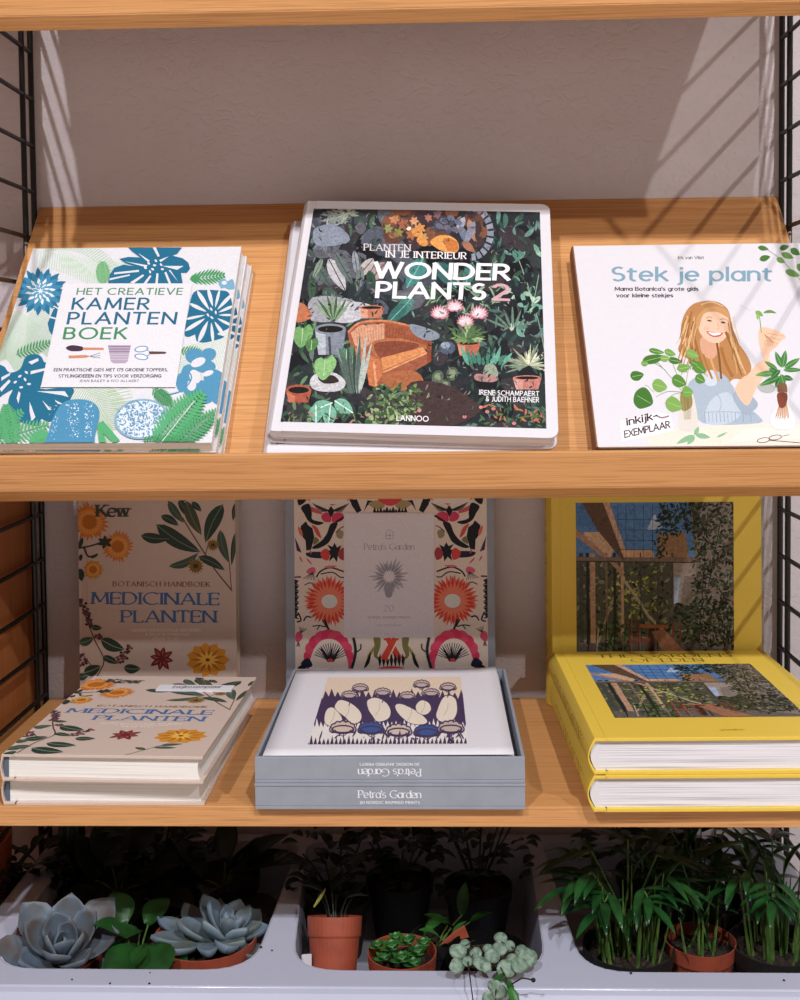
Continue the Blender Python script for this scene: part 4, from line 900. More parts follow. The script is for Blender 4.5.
flk((580, 40, 760, 640), 150, ('#262e20', '#3a4630', '#1c2218', '#55604a', '#4a4a3c'), 12, 30); flk((500, 460, 760, 660), 60, ('#232b1e', '#36422c', '#50583f', '#1b2018'), 12, 30)
flk((600, 60, 770, 600), 30, ('#a99a90', '#8fa3b8'), 8, 14)
flk((180, 560, 300, 720), 40, ('#3c5232', '#5f7a44', '#2b3b26'), 14, 30)
for (p, q_) in (((640, 60), (600, 640)), ((560, 40), (700, 300)), ((700, 80), (640, 400)), ((600, 380), (740, 620))): a.line([p, q_], 3, '#1f241a', False)
for i in range(10): a.line([(130+i*36, 560+rnd.uniform(-40, 40)), (120+i*38, 700)], 5, rnd.choice(('#2d2a26', '#8a7a6c', '#bda691')), False)
RD = '#7d4230'
a.poly([(340, 558), (466, 562), (470, 576), (345, 574)], '#b06c4a'); a.line([(395, 576), (395, 690)], 26, '#4a2c24', False); a.poly([(420, 620), (470, 600), (490, 650), (440, 670)], '#b27a5c')
for (x, y0_, y1_) in ((302, 536, 700), (340, 538, 690), (384, 620, 690), (490, 552, 690), (520, 552, 690)): a.line([(x, y0_), (x, y1_)], 7, RD, False)
for y in (545, 575, 600, 625): a.line([(300, y), (342, y)], 6, RD, False)
a.poly([(302, 622), (388, 618), (390, 634), (302, 636)], '#94503a'); a.line([(488, 560), (522, 558)], 6, RD, False); a.line([(488, 600), (522, 600)], 6, RD, False)
a.poly([(395, 590), (450, 580), (560, 700), (470, 720)], '#a8745a')
a.rect = None
top_ = dict(a.top); a.build('cover_photo', yel, 'photo'); a = Art(YM, T); a.top = top_
a.flat = True
DK = '#6f5f1c'
a.text('THE GARDENS', (4.3, 24.15), (17.9, 24.15), 1.25, DK, .11, True, gap=.22, up=(0, 1.25)); a.text('OF EDEN', (7.4, 22.45), (14.6, 22.45), 1.25, DK, .11, True, gap=.22, up=(0, 1.25))
a.text('gestalten', (10.6, 1.6), (12.6, 1.6), .4, '#a8942c', .14, up=(0, .4))
a.build('cover_lettering', yel)
sp = Art(None, 0, z=0); sp.text('THE GARDENS OF EDEN', (2.2, 1.05), (21, 1.05), 1.0, DK, .11, True, gap=.3, up=(0, 1.0))
bl = .55
sp.v = [(-bl*sin(pi*min(max(y/T, 0), 1))-.012, 24-x, y) for x, y, z in sp.v]       # wrapped on the round spine, reading downwards
sp.build('spine_print', yel)
dup(yel, at(15.75, -31.2, SH, .9), YL+'lowest of the lying pair')
dup(yel, at(15.8, -31.15, SH+T+.01, 1.2), YL+'lying on top of the pair')
# ---------------------------------------------------------------- grey print boxes
W, H, T = 22.2, 26.2, 2.18
def traybox(root, W, H, T, name='box_tray'):
    b = MB(); w = .28
    b.box(0, W, 0, H, 0, w)
    b.box(0, W, 0, w, w, T); b.box(0, W, H-w, H, w, T); b.box(0, w, w, H-w, w, T); b.box(W-w, W, w, H-w, w, T)
    return b.build(name, 'silver', root, bevel=.05)
def front_text(root, flip, y0, zb):
    t = Art(None, 0, z=0); c = '#e9ecf2'
    X0 = W/2
    t.text("Petra's Garden", (X0-2.55, .98), (X0+2.55, .98), .62, c, .15, True, gap=.1, up=(0, .62))
    t.text('20 NORDIC INSPIRED PRINTS', (X0-2.45, .5), (X0+2.45, .5), .2, c, .18, gap=.3, up=(0, .2))
    if flip: t.v = [(W-x, T-y, z) for x, y, z in t.v]
    t.v = [(x, y0-.006-z, y+zb) for x, y, z in t.v]
    t.build('front_lettering', root)
lid = empty('patterned_lid', stand_frame(-12.95, -1.45, SH, 3.0), 'grey box lid with red flower pattern around white panel, standing against the wall', 'box')
LM = lid.matrix_world.copy()
b = MB(); w = .25; b.box(0, W, 0, H, T-w, T); b.box(0, W, 0, w, 0, T-w); b.box(0, W, H-w, H, 0, T-w); b.box(0, w, w, H-w, 0, T-w); b.box(W-w, W, w, H-w, 0, T-w)
b.build('lid_shell', 'silver', lid, bevel=.06)
a = Art(LM, T, (280, 495, 5.714)); rnd = random.Random(21)
q0 = a.loc((82, 300)); q1 = a.loc(((487-280)*5.714, 300)); a.rect = (q0[0], q1[0], .75, H-.75)
cx = (q0[0]+q1[0])/2
class Mir:                                                   # every motif is printed twice, mirrored about the middle
    def __init__(s): s.loc0 = a.loc; s.m = False
def both(fn):
    fn(); old = a.loc
    a.loc = lambda p: (2*cx-old(p)[0], old(p)[1]); fn(); a.loc = old
BK = '#23242c'; NV_ = '#2a2c48'
a.poly([(60, -200), (1300, -200), (1300, 1300), (60, 1300)], '#e9d9ce')
def motifs(dy=0):
    Y = lambda p: (p[0], p[1]+dy)
    P = lambda pts, c, s=True: a.poly([Y(p) for p in pts], c, s)
    rn = random.Random(2)
    # upper bloom
    for k in range(9): a.line([Y((290, 92)), Y((185+k*5, 48+k*6))], 3, '#3a3a40', False); a.line([Y((290, 92)), Y((395-k*5, 48+k*6))], 3, '#3a3a40', False)
    P([(250, 30), (290, 20), (335, 30), (300, 60)], '#d24a5c'); P([(236, 120), (262, 98), (286, 112), (292, 150), (270, 156), (246, 146)], '#e0466c'); P([(296, 150), (302, 112), (330, 98), (362, 112), (356, 146), (318, 156)], '#e0466c')
    P([(272, 92), (292, 62), (312, 92), (292, 130)], BK, False); P([(160, 60), (230, 92), (236, 110), (170, 90)], '#d9606c')
    P([(120, 70), (165, 50), (182, 100), (186, 140), (250, 158), (212, 172), (164, 150), (140, 110)], BK); P([(110, 60), (150, 30), (130, 0), (100, 20)], BK)
    P([(290, 165), (330, 160), (305, 220), (275, 275), (215, 306), (182, 300), (236, 262), (268, 220)], BK); a.line([Y((320, 155)), Y((375, 120))], 12, BK)
    P([(118, 178), (148, 150), (160, 172), (186, 190), (196, 240), (178, 312), (150, 318), (146, 260), (122, 230)], BK, False)
    P([(180, 170), (215, 190), (236, 246), (212, 230), (196, 200)], '#e05a50'); P([(104, 182), (124, 200), (130, 236), (110, 220)], '#e27a62')
    P([(330, 200), (362, 210), (352, 250), (322, 236)], '#a79a78'); a.line([Y((320, 215)), Y((345, 190)), Y((370, 178))], 5, BK)
    P([(84, 240), (104, 282), (124, 330), (96, 318)], '#5a3560', False); P([(150, 330), (246, 326), (252, 360), (170, 356)], NV_); P([(200, 240), (224, 262), (190, 284)], '#8a8258')
    st = [(312, 272), (326, 300), (352, 286), (338, 320), (352, 352), (330, 350), (326, 384), (306, 356), (280, 380), (288, 344), (262, 320), (290, 314), (270, 284), (300, 296)]
    P(st, BK, False); P([(232, 330), (262, 306), (284, 330), (276, 372), (244, 364)], '#e4504c'); P([(332, 330), (360, 300), (380, 330), (370, 372), (340, 362)], '#b9444c')
    for (x, y, X_, Y_) in ((150, 360, 186, 400), (110, 350, 130, 386), (178, 340, 170, 310)): a.leaf(Y((x, y)), Y((X_, Y_)), 9, '#e0567a')
    # middle: curling stems and small pink bell
    a.line([Y((208, 470)), Y((232, 436)), Y((290, 415)), Y((370, 440))], 9, BK); a.line([Y((232, 452)), Y((300, 442)), Y((345, 470)), Y((372, 468))], 7, BK); a.leaf(Y((250, 412)), Y((330, 406)), 14, '#e57a8c')
    P([(150, 440), (168, 418), (196, 414), (204, 440), (180, 456)], '#ea6a8a')
    for k in range(7): a.line([Y((188, 440)), Y((130+k*12, 478+k*2))], 3, '#4a4a50', False)
    a.line([Y((84, 470)), Y((120, 468))], 10, '#8a3a5a')
    for k in range(7): P([(82, 480+k*32), (108, 490+k*32), (96, 505+k*32), (112, 520+k*32), (82, 512+k*32)], BK, False)
    a.line([Y((140, 515)), Y((176, 502)), Y((208, 530))], 6, NV_)
    # big coral bloom
    for ring, (r, n, c) in enumerate(((146, 34, '#f07a5e'), (138, 30, '#ea4636'), (112, 26, '#f58a6c'))):
        a.raw([a.leafpoly(Y((280+cos(2*pi*(k+ring*.5)/n)*34, 606+sin(2*pi*(k+ring*.5)/n)*34)), Y((280+cos(2*pi*(k+ring*.5)/n)*r*rn.uniform(.9, 1.04), 606+sin(2*pi*(k+ring*.5)/n)*r*rn.uniform(.9, 1.04))), r*.15) for k in range(n)], c)
    a.ell(283, 607, 46, 40, '#dfe0dc'); a.line([Y((250, 600)), Y((290, 606)), Y((318, 602))], 6, '#2f4450'); a.line([Y((290, 580)), Y((286, 610)), Y((296, 640))], 6, '#2f4450'); a.line([Y((262, 636)), Y((286, 606)), Y((310, 630))], 5, '#2f4450')
    a.line([Y((185, 750)), Y((225, 745)), Y((262, 752)), Y((240, 712))], 6, BK); a.line([Y((255, 710)), Y((270, 750)), Y((285, 782))], 12, BK); a.line([Y((212, 770)), Y((225, 748))], 6, BK)
    a.line([Y((96, 725)), Y((120, 715)), Y((104, 672))], 9, BK); a.line([Y((135, 720)), Y((152, 695)), Y((180, 700))], 8, BK)
    P([(92, 790), (118, 780), (130, 815), (104, 842), (88, 830)], '#ea5f86')
    for k in range(6): a.line([Y((118, 790)), Y((110+k*9, 750+k*3))], 3, '#4a4a50', False)
    for k in range(5): a.line([Y((104, 838)), Y((92+k*6, 866))], 3, '#4a4a50', False)
    # pink crown
    for k in range(11):
        t = radians(200-k*22); a.ell(278+cos(t)*100, 925-sin(t)*118+dy, 44, 40, '#f03f6c' if k % 2 else '#f4557a', n=14)
    P([(180, 1010), (186, 900), (240, 830), (320, 830), (372, 900), (376, 1010)], '#ecdfd6')
    for k in range(17):
        t = radians(20+k*8.75); a.line([Y((290, 945)), Y((290+cos(t)*100, 945-sin(t)*100))], 4.5, BK, False)
    P([(285, 930), (292, 860), (300, 930)], BK); P([(270, 950), (230, 870), (286, 935)], BK); P([(310, 950), (345, 868), (298, 935)], BK)
    a.ell(288, 944, 16, 10, '#e8485a')
    P([(120, 960), (160, 930), (186, 975), (140, 985)], NV_); a.line([Y((405, 1010)), Y((432, 900)), Y((420, 815))], 16, '#2f3640'); a.line([Y((432, 900)), Y((460, 880)), Y((462, 850))], 7, BK)
    # centre bottom tendrils
    P([(535, 815), (572, 815), (572, 870), (556, 920), (580, 925), (560, 940), (535, 915), (540, 860)], '#8a8450'); P([(500, 915), (540, 860), (536, 890), (508, 930)], '#a79a58'); P([(480, 990), (500, 930), (520, 900), (510, 960)], BK)
    P([(590, 820), (630, 815), (700, 930), (660, 950)], '#e5503f', False); a.line([Y((600, 830)), Y((655, 935))], 7, '#f6d9cf', False)
    for k in range(4): P([(560+k*22, 940), (574+k*22, 905), (580+k*22, 950), (570+k*22, 985)], BK, False)
    # centre top bits
    P([(400, 28), (440, 24), (466, 90), (440, 104), (410, 60)], BK, False); P([(478, 96), (500, 30), (540, 34), (500, 60)], BK, False); P([(505, 50), (560, 30), (600, 60), (560, 84)], '#b3a070'); P([(560, 20), (640, 10), (630, 60), (590, 50)], '#e0505a')
    for k in range(7): P([(530+k*18, 100), (540+k*18, 66+(k % 2)*12), (552+k*18, 100)], BK, False)
both(motifs)
both(lambda: motifs(970))
def moreup(): 
    motifs(-970)
both(moreup)
a.rect = None
a.poly([((344-280)*5.714, 104), ((434-280)*5.714, 104), ((434-280)*5.714, 812), ((344-280)*5.714, 812)], '#e6e0e8')
a.crop = (230, 490, 2.5)
G1 = '#aea6b4'
a.text("Petra's Garden", (336, 149), (460, 149), 15, G1, .13, True, gap=.12)
a.raw(strip([(390, 122), (390, 106), (398, 98), (408, 106), (408, 122), (390, 122)], lambda p, q: 1.6)+strip([(399, 122), (399, 106)], lambda p, q: 1.4)+strip([(390, 113), (408, 113)], lambda p, q: 1.4), G1)
a.raw([a.leafpoly((398+cos(t)*14, 216+sin(t)*14), (398+cos(t)*rnd.uniform(38, 54), 216+sin(t)*rnd.uniform(38, 52)), 6) for t in (k*2*pi/26 for k in range(26))], '#b9b4c0')
a.raw([a.leafpoly((398+cos(t)*12, 216+sin(t)*12), (398+cos(t)*34, 216+sin(t)*34), 4) for t in (k*2*pi/17 for k in range(17))], '#9a96a4'); a.poly([(386, 240), (396, 232), (408, 240), (404, 266), (390, 266)], '#a7a3b0', True)
a.text('20', (384, 303), (409, 303), 16, '#c1bac6', .12, True); a.text('NORDIC INSPIRED PRINTS', (345, 321), (450, 321), 5.5, '#b5adba', .16, gap=.3); a.text('FOR YOUR HOME', (366, 340), (428, 340), 4.5, '#c5becb', .16, gap=.3)
a.build('lid_print', lid)

low = empty('print_box', at(-12.0, -30.7, SH), 'closed grey print box with upright white lettering, under the open box', 'box')
traybox(low, W, H, T-.25); b = MB(); b.box(-.05, W+.05, -.05, H+.05, T-.25, T); b.build('lid', 'silver', low, bevel=.05); front_text(low, False, 0, 0)
opn = empty('print_box', at(-12.0, -30.65, SH+T+.01), 'open grey print box with upside-down lettering, on top of the closed box', 'box')
traybox(opn, W, H, T); front_text(opn, True, 0, 0)
pb = MB()
for k in range(7):
    o = [rnd.uniform(-.12, .12) for _ in range(2)]; pb.box(.8+o[0], W-.8+o[0], .5+o[1], H-.7+o[1], .3+k*.22, .5+k*.22)
o = pb.build('print_stack', 'whitem'); o.matrix_world = at(-12.0, -30.65, SH+T+.01); tag(o, 'stack of white art prints inside the open grey box', 'prints')
# top sheet, a little askew and resting on the box walls
zt = SH+2*T+.05
A_ = Vector((-11.35, -30.5, zt)); B_ = Vector((9.35, -30.35, zt+.05)); D_ = Vector((-11.95, -5.4, zt+.1))
Xv = (B_-A_).normalized(); Yv = (D_-A_); Yv = (Yv-Xv*Yv.dot(Xv)).normalized(); Zv = Xv.cross(Yv)
PM = frame(A_, Xv, Yv, Zv)
sh = empty('art_print', PM, 'white art print with purple and cream garden picture, lying on the open box', 'print')
PW, PH = 20.7, 25.0
b = MB(); n = 14; V = []
def curl(u, v): return 16*max(0, u-.8)**2*max(0, v-.5)**1.5
for j in range(n+1):
    for i in range(n+1): u, v = i/n, j/n; V.append((PW*u, PH*v, curl(u, v)))
F_ = [(j*(n+1)+i, j*(n+1)+i+1, (j+1)*(n+1)+i+1, (j+1)*(n+1)+i) for j in range(n) for i in range(n)]
b.add(V, F_); o = b.build('sheet', 'whitem', sh, smooth=True); so = o.modifiers.new('thickness', 'SOLIDIFY'); so.thickness = .03*S; so.offset = -1
a = Art(PM, 0.045, (245, 655, 2.7586)); rnd = random.Random(4)
q = [a.loc(p) for p in ((222, 66), (590, 56), (622, 246), (180, 246))]
a.rect = ((q[0][0]+q[3][0])/2, (q[1][0]+q[2][0])/2, (q[2][1]+q[3][1])/2, (q[0][1]+q[1][1])/2)
PU = '#4a3b63'; CRM = '#ece0cf'
a.poly([(100, 20), (700, 20), (700, 300), (100, 300)], '#e6d3bc')
P = [(150, 210)]+[p for k in range(26) for p in ((180+k*17, 122-rnd.uniform(0, 8)), (188+k*17, 104-rnd.uniform(0, 14)))]+[(640, 120), (680, 210)]
a.poly(P, PU)
P = [(150, 300)]+[p for k in range(40) for p in ((170+k*11.5, 200), (175+k*11.5, 186-rnd.uniform(0, 12)))]+[(650, 300)]
a.poly(P, '#ece6e2')
for pts in (((218, 170), (226, 148), (244, 144), (266, 168), (270, 192), (250, 200), (222, 192)), ((246, 138), (262, 122), (296, 134), (322, 160), (320, 184), (296, 192), (278, 174), (250, 152)), ((336, 124), (362, 116), (392, 132), (404, 156), (396, 178), (366, 186), (350, 168), (338, 148)), ((412, 138), (432, 134), (480, 158), (506, 184), (488, 194), (452, 188), (420, 160)), ((470, 140), (486, 124), (508, 132), (514, 152), (498, 166), (476, 160)), ((530, 150), (546, 116), (568, 110), (584, 124), (586, 160), (570, 184), (540, 186), (526, 172))):
    a.poly(pts, PU, True); c0 = (sum(p[0] for p in pts)/len(pts), sum(p[1] for p in pts)/len(pts))
    a.poly([(c0[0]+(p[0]-c0[0])*.93, c0[1]+(p[1]-c0[1])*.93) for p in pts], CRM, True); a.line([(c0[0]-8, c0[1]+16), (c0[0]+2, c0[1]), (c0[0]+4, c0[1]-18)], 1.2, '#b5a78f')
def bloom(x, y, r, c, stem):
    a.line([(x, y), (x+2, y+stem*.6), (x-2, y+stem)], 2.6, PU)
    for k in range(7): t = pi+k*pi/6; a.ell(x+cos(t)*r*.72, y+sin(t)*r*.42, r*.3, r*.28, PU, n=10)
    for k in range(7): t = pi+k*pi/6; a.ell(x+cos(t)*r*.72, y+sin(t)*r*.42, r*.2, r*.17, c, n=8)
    a.ell(x, y, r*.86, r*.34, PU); a.ell(x, y-1, r*.7, r*.2, c); a.line([(x-r*.6, y), (x-r*.3, y+r*.3), (x, y+r*.5)], 2, PU); a.line([(x+r*.6, y), (x+r*.3, y+r*.3), (x, y+r*.5)], 2, PU)
for (x, y) in ((318, 94), (288, 114), (380, 106), (448, 116), (487, 84), (514, 108), (560, 92)): bloom(x, y, 24, '#cbb8b0', 26)
for (x, y, c) in ((270, 206, '#d9c6b6'), (348, 208, '#3f5f9f'), (424, 214, '#d9c6b6'), (502, 216, '#3f5f9f'), (568, 206, '#cbb8b0')): bloom(x, y, 38, c, 44)
P = [(150, 300)]+[p for k in range(44) for p in ((165+k*11.5, 250), (172+k*11.5, 232-rnd.uniform(0, 10)))]+[(660, 300)]
a.poly(P, PU)
for k in range(30): x = rnd.uniform(200, 610); a.leaf((x, rnd.uniform(212, 244)), (x+rnd.uniform(-14, 14), rnd.uniform(206, 236)), 4, PU)
a.build('picture', sh)

# ================================================================== planter with three bins
RZ = -50.0; FLZ = -57.5
def outline(x0f, x1f, x0b, x1b, yf, yb, r, n=6):
    """rounded opening, a little narrower in front"""
    P = [(x0f, yf), (x1f, yf), (x1b, yb), (x0b, yb)]; out = []
    for i in range(4):
        p = Vector(P[i]); a = (Vector(P[i-1])-p).normalized(); b = (Vector(P[(i+1) % 4])-p).normalized()
        rr = r if i < 2 else r*.5
        for k in range(n+1):
            t = k/n; q = p+a*rr*(1-t)**2+b*rr*t**2; out.append((q.x, q.y))
    return out
opens = [outline(-35.5, -12.9, -35.7, -11.7, -28.6, -3.2, 4.2), outline(-9.4, 12.0, -11.0, 12.6, -28.6, -3.2, 4.2), outline(15.2, 37.3, 14.0, 36.2, -28.6, -3.2, 4.2)]
pl = empty('planter_box', at(0, 0, RZ), 'long glossy white plastic planter with three bins under the lower shelf', 'planter')
cu = bpy.data.curves.new('rim', 'CURVE'); cu.dimensions = '2D'; cu.fill_mode = 'BOTH'; cu.extrude = .15*S; cu.bevel_depth = .22*S; cu.bevel_resolution = 3
def spl(P):
    s = cu.splines.new('POLY'); s.points.add(len(P)-1); s.use_cyclic_u = True
    for q, p in zip(s.points, P): q.co = (p[0]*S, p[1]*S, 0, 1)
oo = [(-38.5, -31.2), (38.5, -31.2), (38.5, -1.6), (-38.5, -1.6)]
out = []
for i in range(4):
    p = Vector(oo[i]); a_ = (Vector(oo[i-1])-p).normalized(); b_ = (Vector(oo[(i+1) % 4])-p).normalized()
    out += [tuple(p+a_*1.2*(1-k/5)**2+b_*1.2*(k/5)**2) for k in range(6)]
spl(out)
for o_ in opens:
    c0 = Vector((sum(p[0] for p in o_)/len(o_), sum(p[1] for p in o_)/len(o_)))
    spl([((p[0]-c0.x)*1.018+c0.x, (p[1]-c0.y)*1.018+c0.y) for p in o_])
tmp = bpy.data.objects.new('tmp', cu); C.objects.link(tmp); dg = bpy.context.evaluated_depsgraph_get()
me = bpy.data.meshes.new_from_object(tmp.evaluated_get(dg)); bpy.data.objects.remove(tmp); bpy.data.curves.remove(cu)
me.name = 'rim'; me.materials.clear(); me.materials.append(MT['plast'])
for v in me.vertices: v.co.z -= .37*S
rim = link('rim', me, pl)
# rolled skirt
m = MB()
prof = [(-31.2, -.05), (-31.9, -.25), (-32.5, -.8), (-32.8, -1.6), (-32.9, -5.5), (-32.6, -5.5), (-32.5, -1.7), (-32.2, -1.0), (-31.7, -.55), (-31.2, -.45)]
m.extrude(prof, -38.5, 38.5, 'yz'); m.build('skirt', 'plast', pl, smooth=False, bevel=.1)
for o_ in opens:
    m = MB(); n = len(o_); c0 = Vector((sum(p[0] for p in o_)/n, sum(p[1] for p in o_)/n)); rings = []
    for (k, z) in ((1.0, -.1), (.985, -1.2), (.94, FLZ-RZ+.4), (.92, FLZ-RZ)):
        m.v += [((p[0]-c0.x)*k+c0.x, (p[1]-c0.y)*k+c0.y, z) for p in o_]
    for r_ in range(3):
        for i in range(n): m.f.append((r_*n+i, r_*n+(i+1) % n, (r_+1)*n+(i+1) % n, (r_+1)*n+i))
    m.f.append(tuple(3*n+i for i in range(n)))
    o = m.build('bin', 'plast', pl, smooth=False); sm = o.modifiers.new('wall thickness', 'SOLIDIFY'); sm.thickness = .22*S; sm.offset = 1

# ================================================================== plants
def hitY(px, py, Y):
    d = ray(px, py); t = (Y-CAM.y)/d.y; return CAM+d*t

def leaf3(m, base, az, e0, e1, L, Wd, cup=.25, th=.12, ns=9, nv=6, tip=.8, neck=.25, twist=0, droop=None):
    """thick curved leaf; az/e in degrees; e0 elevation at the base, e1 at the tip"""
    h = Vector((cos(radians(az)), sin(radians(az)), 0)); z = Vector((0, 0, 1)); side = h.cross(z)
    p = Vector(base); T_ = []; B_ = []
    for i in range(ns+1):
        t = i/ns; e = radians(e0+(e1-e0)*t); tg = h*cos(e)+z*sin(e); nr = z*cos(e)-h*sin(e)
        if i: p = p+tg*(L/ns)
        w = Wd/2*(neck+(1-neck)*sin(pi*min(1, t/(2*tip-.0) if t < tip else .5+(t-tip)/(2*(1-tip))))) if t < 1 else 0.02*Wd
        if t >= tip: w = Wd/2*cos(pi/2*(t-tip)/(1-tip))**.95 if t < 1 else .01*Wd
        s_ = side*cos(radians(twist))+nr*sin(radians(twist)); n_ = nr*cos(radians(twist))-side*sin(radians(twist))
        ra = []; rb = []
        for j in range(nv+1):
            v = -1+2*j/nv; q = p+s_*(v*w)+n_*(cup*v*v*w)
            k = th*(1-v*v)**.5*(1 if t < .9 else .5)
            ra.append(q+n_*k*.25); rb.append(q-n_*k)
        T_.append(ra); B_.append(rb)
    b = len(m.v); W1 = nv+1
    for r_ in T_+B_: m.v += [tuple(q) for q in r_]
    o = (ns+1)*W1
    for i in range(ns):
        for j in range(nv):
            m.f.append((b+i*W1+j, b+i*W1+j+1, b+(i+1)*W1+j+1, b+(i+1)*W1+j)); m.f.append((b+o+i*W1+j, b+o+(i+1)*W1+j, b+o+(i+1)*W1+j+1, b+o+i*W1+j+1))
        for j in (0, nv): m.f.append((b+i*W1+j, b+(i+1)*W1+j, b+o+(i+1)*W1+j, b+o+i*W1+j))
    for i in (0, ns):
        for j in range(nv): m.f.append((b+i*W1+j, b+i*W1+j+1, b+o+i*W1+j+1, b+o+i*W1+j))

def pot(root, R, Hh, mat='terra', soil=True):
    m = MB(); r0 = R*.76; t = .14
    m.lathe([(r0*.4, 0), (r0, 0), (r0+(R-r0)*.78, Hh*.76), (R*.985, Hh*.76), (R, Hh*.78), (R*1.03, Hh), (R*1.0, Hh), (R*.95, Hh*.8), (r0+(R-r0)*.75-t, Hh*.7), (r0-t, .3), (r0*.4, .3)], n=36)
    m.build('pot', mat, root, smooth=False, bevel=0)
    if soil:
        m = MB(); rn = random.Random(int(R*100)); n = 22; V = [(0, 0, Hh*.84)]; F = []
        for k in range(1, 6):
            for j in range(n): V.append((R*.93*k/5*cos(2*pi*j/n), R*.93*k/5*sin(2*pi*j/n), Hh*.82+rn.uniform(-.12, .15)))
        for j in range(n): F.append((0, 1+j, 1+(j+1) % n))
        for k in range(4):
            for j in range(n): F.append((1+k*n+j, 1+k*n+(j+1) % n, 1+(k+1)*n+(j+1) % n, 1+(k+1)*n+j))
        m.add(V, F); m.build('soil', 'soil', root)

def rosette(root, z, R, n, mat, seed, wide=.5, inner=82, outer=12, th=.35, name='rosette', tilt=(0, 0), cup=.35):
    rn = random.Random(seed); m = MB()
    for i in range(n):
        t = i/(n-1); az = i*137.5+rn.uniform(-9, 9); L = R*(.34+.66*t**.7)*rn.uniform(.92, 1.06)
        e = inner+(outer-inner)*t**.85
        leaf3(m, (0, 0, z-.5*t), az, e-18, e+22, L, L*wide*(1.15-.25*t), cup, th*(.6+.6*t), tip=.7, neck=.45)
    o = m.build(name, mat, root, smooth=True); o.rotation_euler = (radians(tilt[0]), radians(tilt[1]), 0)
    return o

def thing(name, px, py, Y, label, cat, group=None, rz=0, z=FLZ):
    p = hitY(px, py, Y); return empty(name, at(p.x, Y, z, rz), label, cat, group)

# two echeverias
t = thing('echeveria', 62, 938, -21.7, 'pale blue-green rosette succulent with brown marks, far left bin beside the white rim', 'succulent', rz=20)
pot(t, 3.9, 6.6); rosette(t, 7.2, 6.5, 18, 'ech', 3, .6, 84, 14, .42, tilt=(26, 0))
t = thing('echeveria', 206, 940, -21.2, 'open pale blue rosette succulent in a terracotta pot, beside the divider of the left bin', 'succulent', rz=75)
pot(t, 4.6, 6.6); rosette(t, 6.9, 5.1, 16, 'ech2', 8, .54, 78, 6, .5, tilt=(16, 4))
m = MB(); 
for k in range(9): leaf3(m, (0, 0, 6.2), k*40+10, 2, 26, 5.2, 2.0, .3, .55, tip=.66, neck=.45)
m.build('lower_leaves', 'ech2', t, smooth=True)

def leafy(name, px, py, Y, label, cat, leaves, mat, potr=3.0, poth=5.5, group=None, stem='stem', wide=.6, th=.05, z=FLZ, potmat='bpot'):
    """plant whose leaves stand at given picture places: (px, py, depth, azimuth, elevation at base, at tip, length)"""
    t = thing(name, px, py, Y, label, cat, group, z=z); pot(t, potr, poth, potmat)
    o = t.matrix_world.translation/S; m = MB(); ms = MB()
    for (lx, ly, LY, az, e0, e1, L) in leaves:
        b = hitY(lx, ly, LY)-o; s0 = Vector((b.x*.18, b.y*.18, poth*.8)); mid = s0.lerp(b, .55)+Vector((0, 0, abs(b.z-s0.z)*.12))
        ms.tube([s0, mid, b], .11, 6, .07)
        leaf3(m, b, az, e0, e1, L, L*wide, .3, th, tip=.45, neck=.3)
    m.build('leaves', mat, t, smooth=True); ms.build('stems', stem, t)
    return t
leafy('climbing_plant', 135, 960, -23.5, 'glossy green heart-leaved plant between the two pale rosettes', 'plant',
      [(128, 940, -24, 200, 50, 20, 3.6), (140, 946, -25, 250, 5, -35, 4.4), (152, 944, -24.5, 285, 0, -40, 4.6), (140, 930, -22, 235, 25, -20, 3.4), (122, 925, -21, 120, 50, 30, 3.4), (160, 950, -24, 340, 0, -30, 3.0), (148, 925, -20, 60, 45, 10, 3.2), (132, 955, -25.5, 230, -10, -50, 3.6)], 'green', 2.4, 5.6, wide=.85)
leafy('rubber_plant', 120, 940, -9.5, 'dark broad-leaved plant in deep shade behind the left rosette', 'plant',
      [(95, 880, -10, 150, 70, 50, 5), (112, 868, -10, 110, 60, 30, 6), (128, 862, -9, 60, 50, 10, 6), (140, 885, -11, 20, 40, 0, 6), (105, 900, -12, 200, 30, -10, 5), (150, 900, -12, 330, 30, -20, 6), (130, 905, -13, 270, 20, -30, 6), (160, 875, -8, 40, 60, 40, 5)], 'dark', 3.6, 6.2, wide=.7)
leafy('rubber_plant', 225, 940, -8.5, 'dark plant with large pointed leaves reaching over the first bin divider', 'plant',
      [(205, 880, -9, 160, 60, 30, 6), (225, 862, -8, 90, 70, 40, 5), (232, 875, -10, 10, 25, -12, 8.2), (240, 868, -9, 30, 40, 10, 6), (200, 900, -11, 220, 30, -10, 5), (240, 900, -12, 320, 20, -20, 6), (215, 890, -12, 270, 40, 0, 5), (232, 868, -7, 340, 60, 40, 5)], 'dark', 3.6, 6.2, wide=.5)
# column cactus in the shade
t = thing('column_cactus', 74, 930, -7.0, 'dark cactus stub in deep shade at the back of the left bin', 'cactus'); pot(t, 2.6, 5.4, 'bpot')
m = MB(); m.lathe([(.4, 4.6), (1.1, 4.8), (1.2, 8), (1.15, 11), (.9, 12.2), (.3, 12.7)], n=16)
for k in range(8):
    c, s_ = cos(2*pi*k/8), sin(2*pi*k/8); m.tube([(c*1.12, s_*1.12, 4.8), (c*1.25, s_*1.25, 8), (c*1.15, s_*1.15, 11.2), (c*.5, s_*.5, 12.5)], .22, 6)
m.build('stem', 'dark', t, smooth=True)

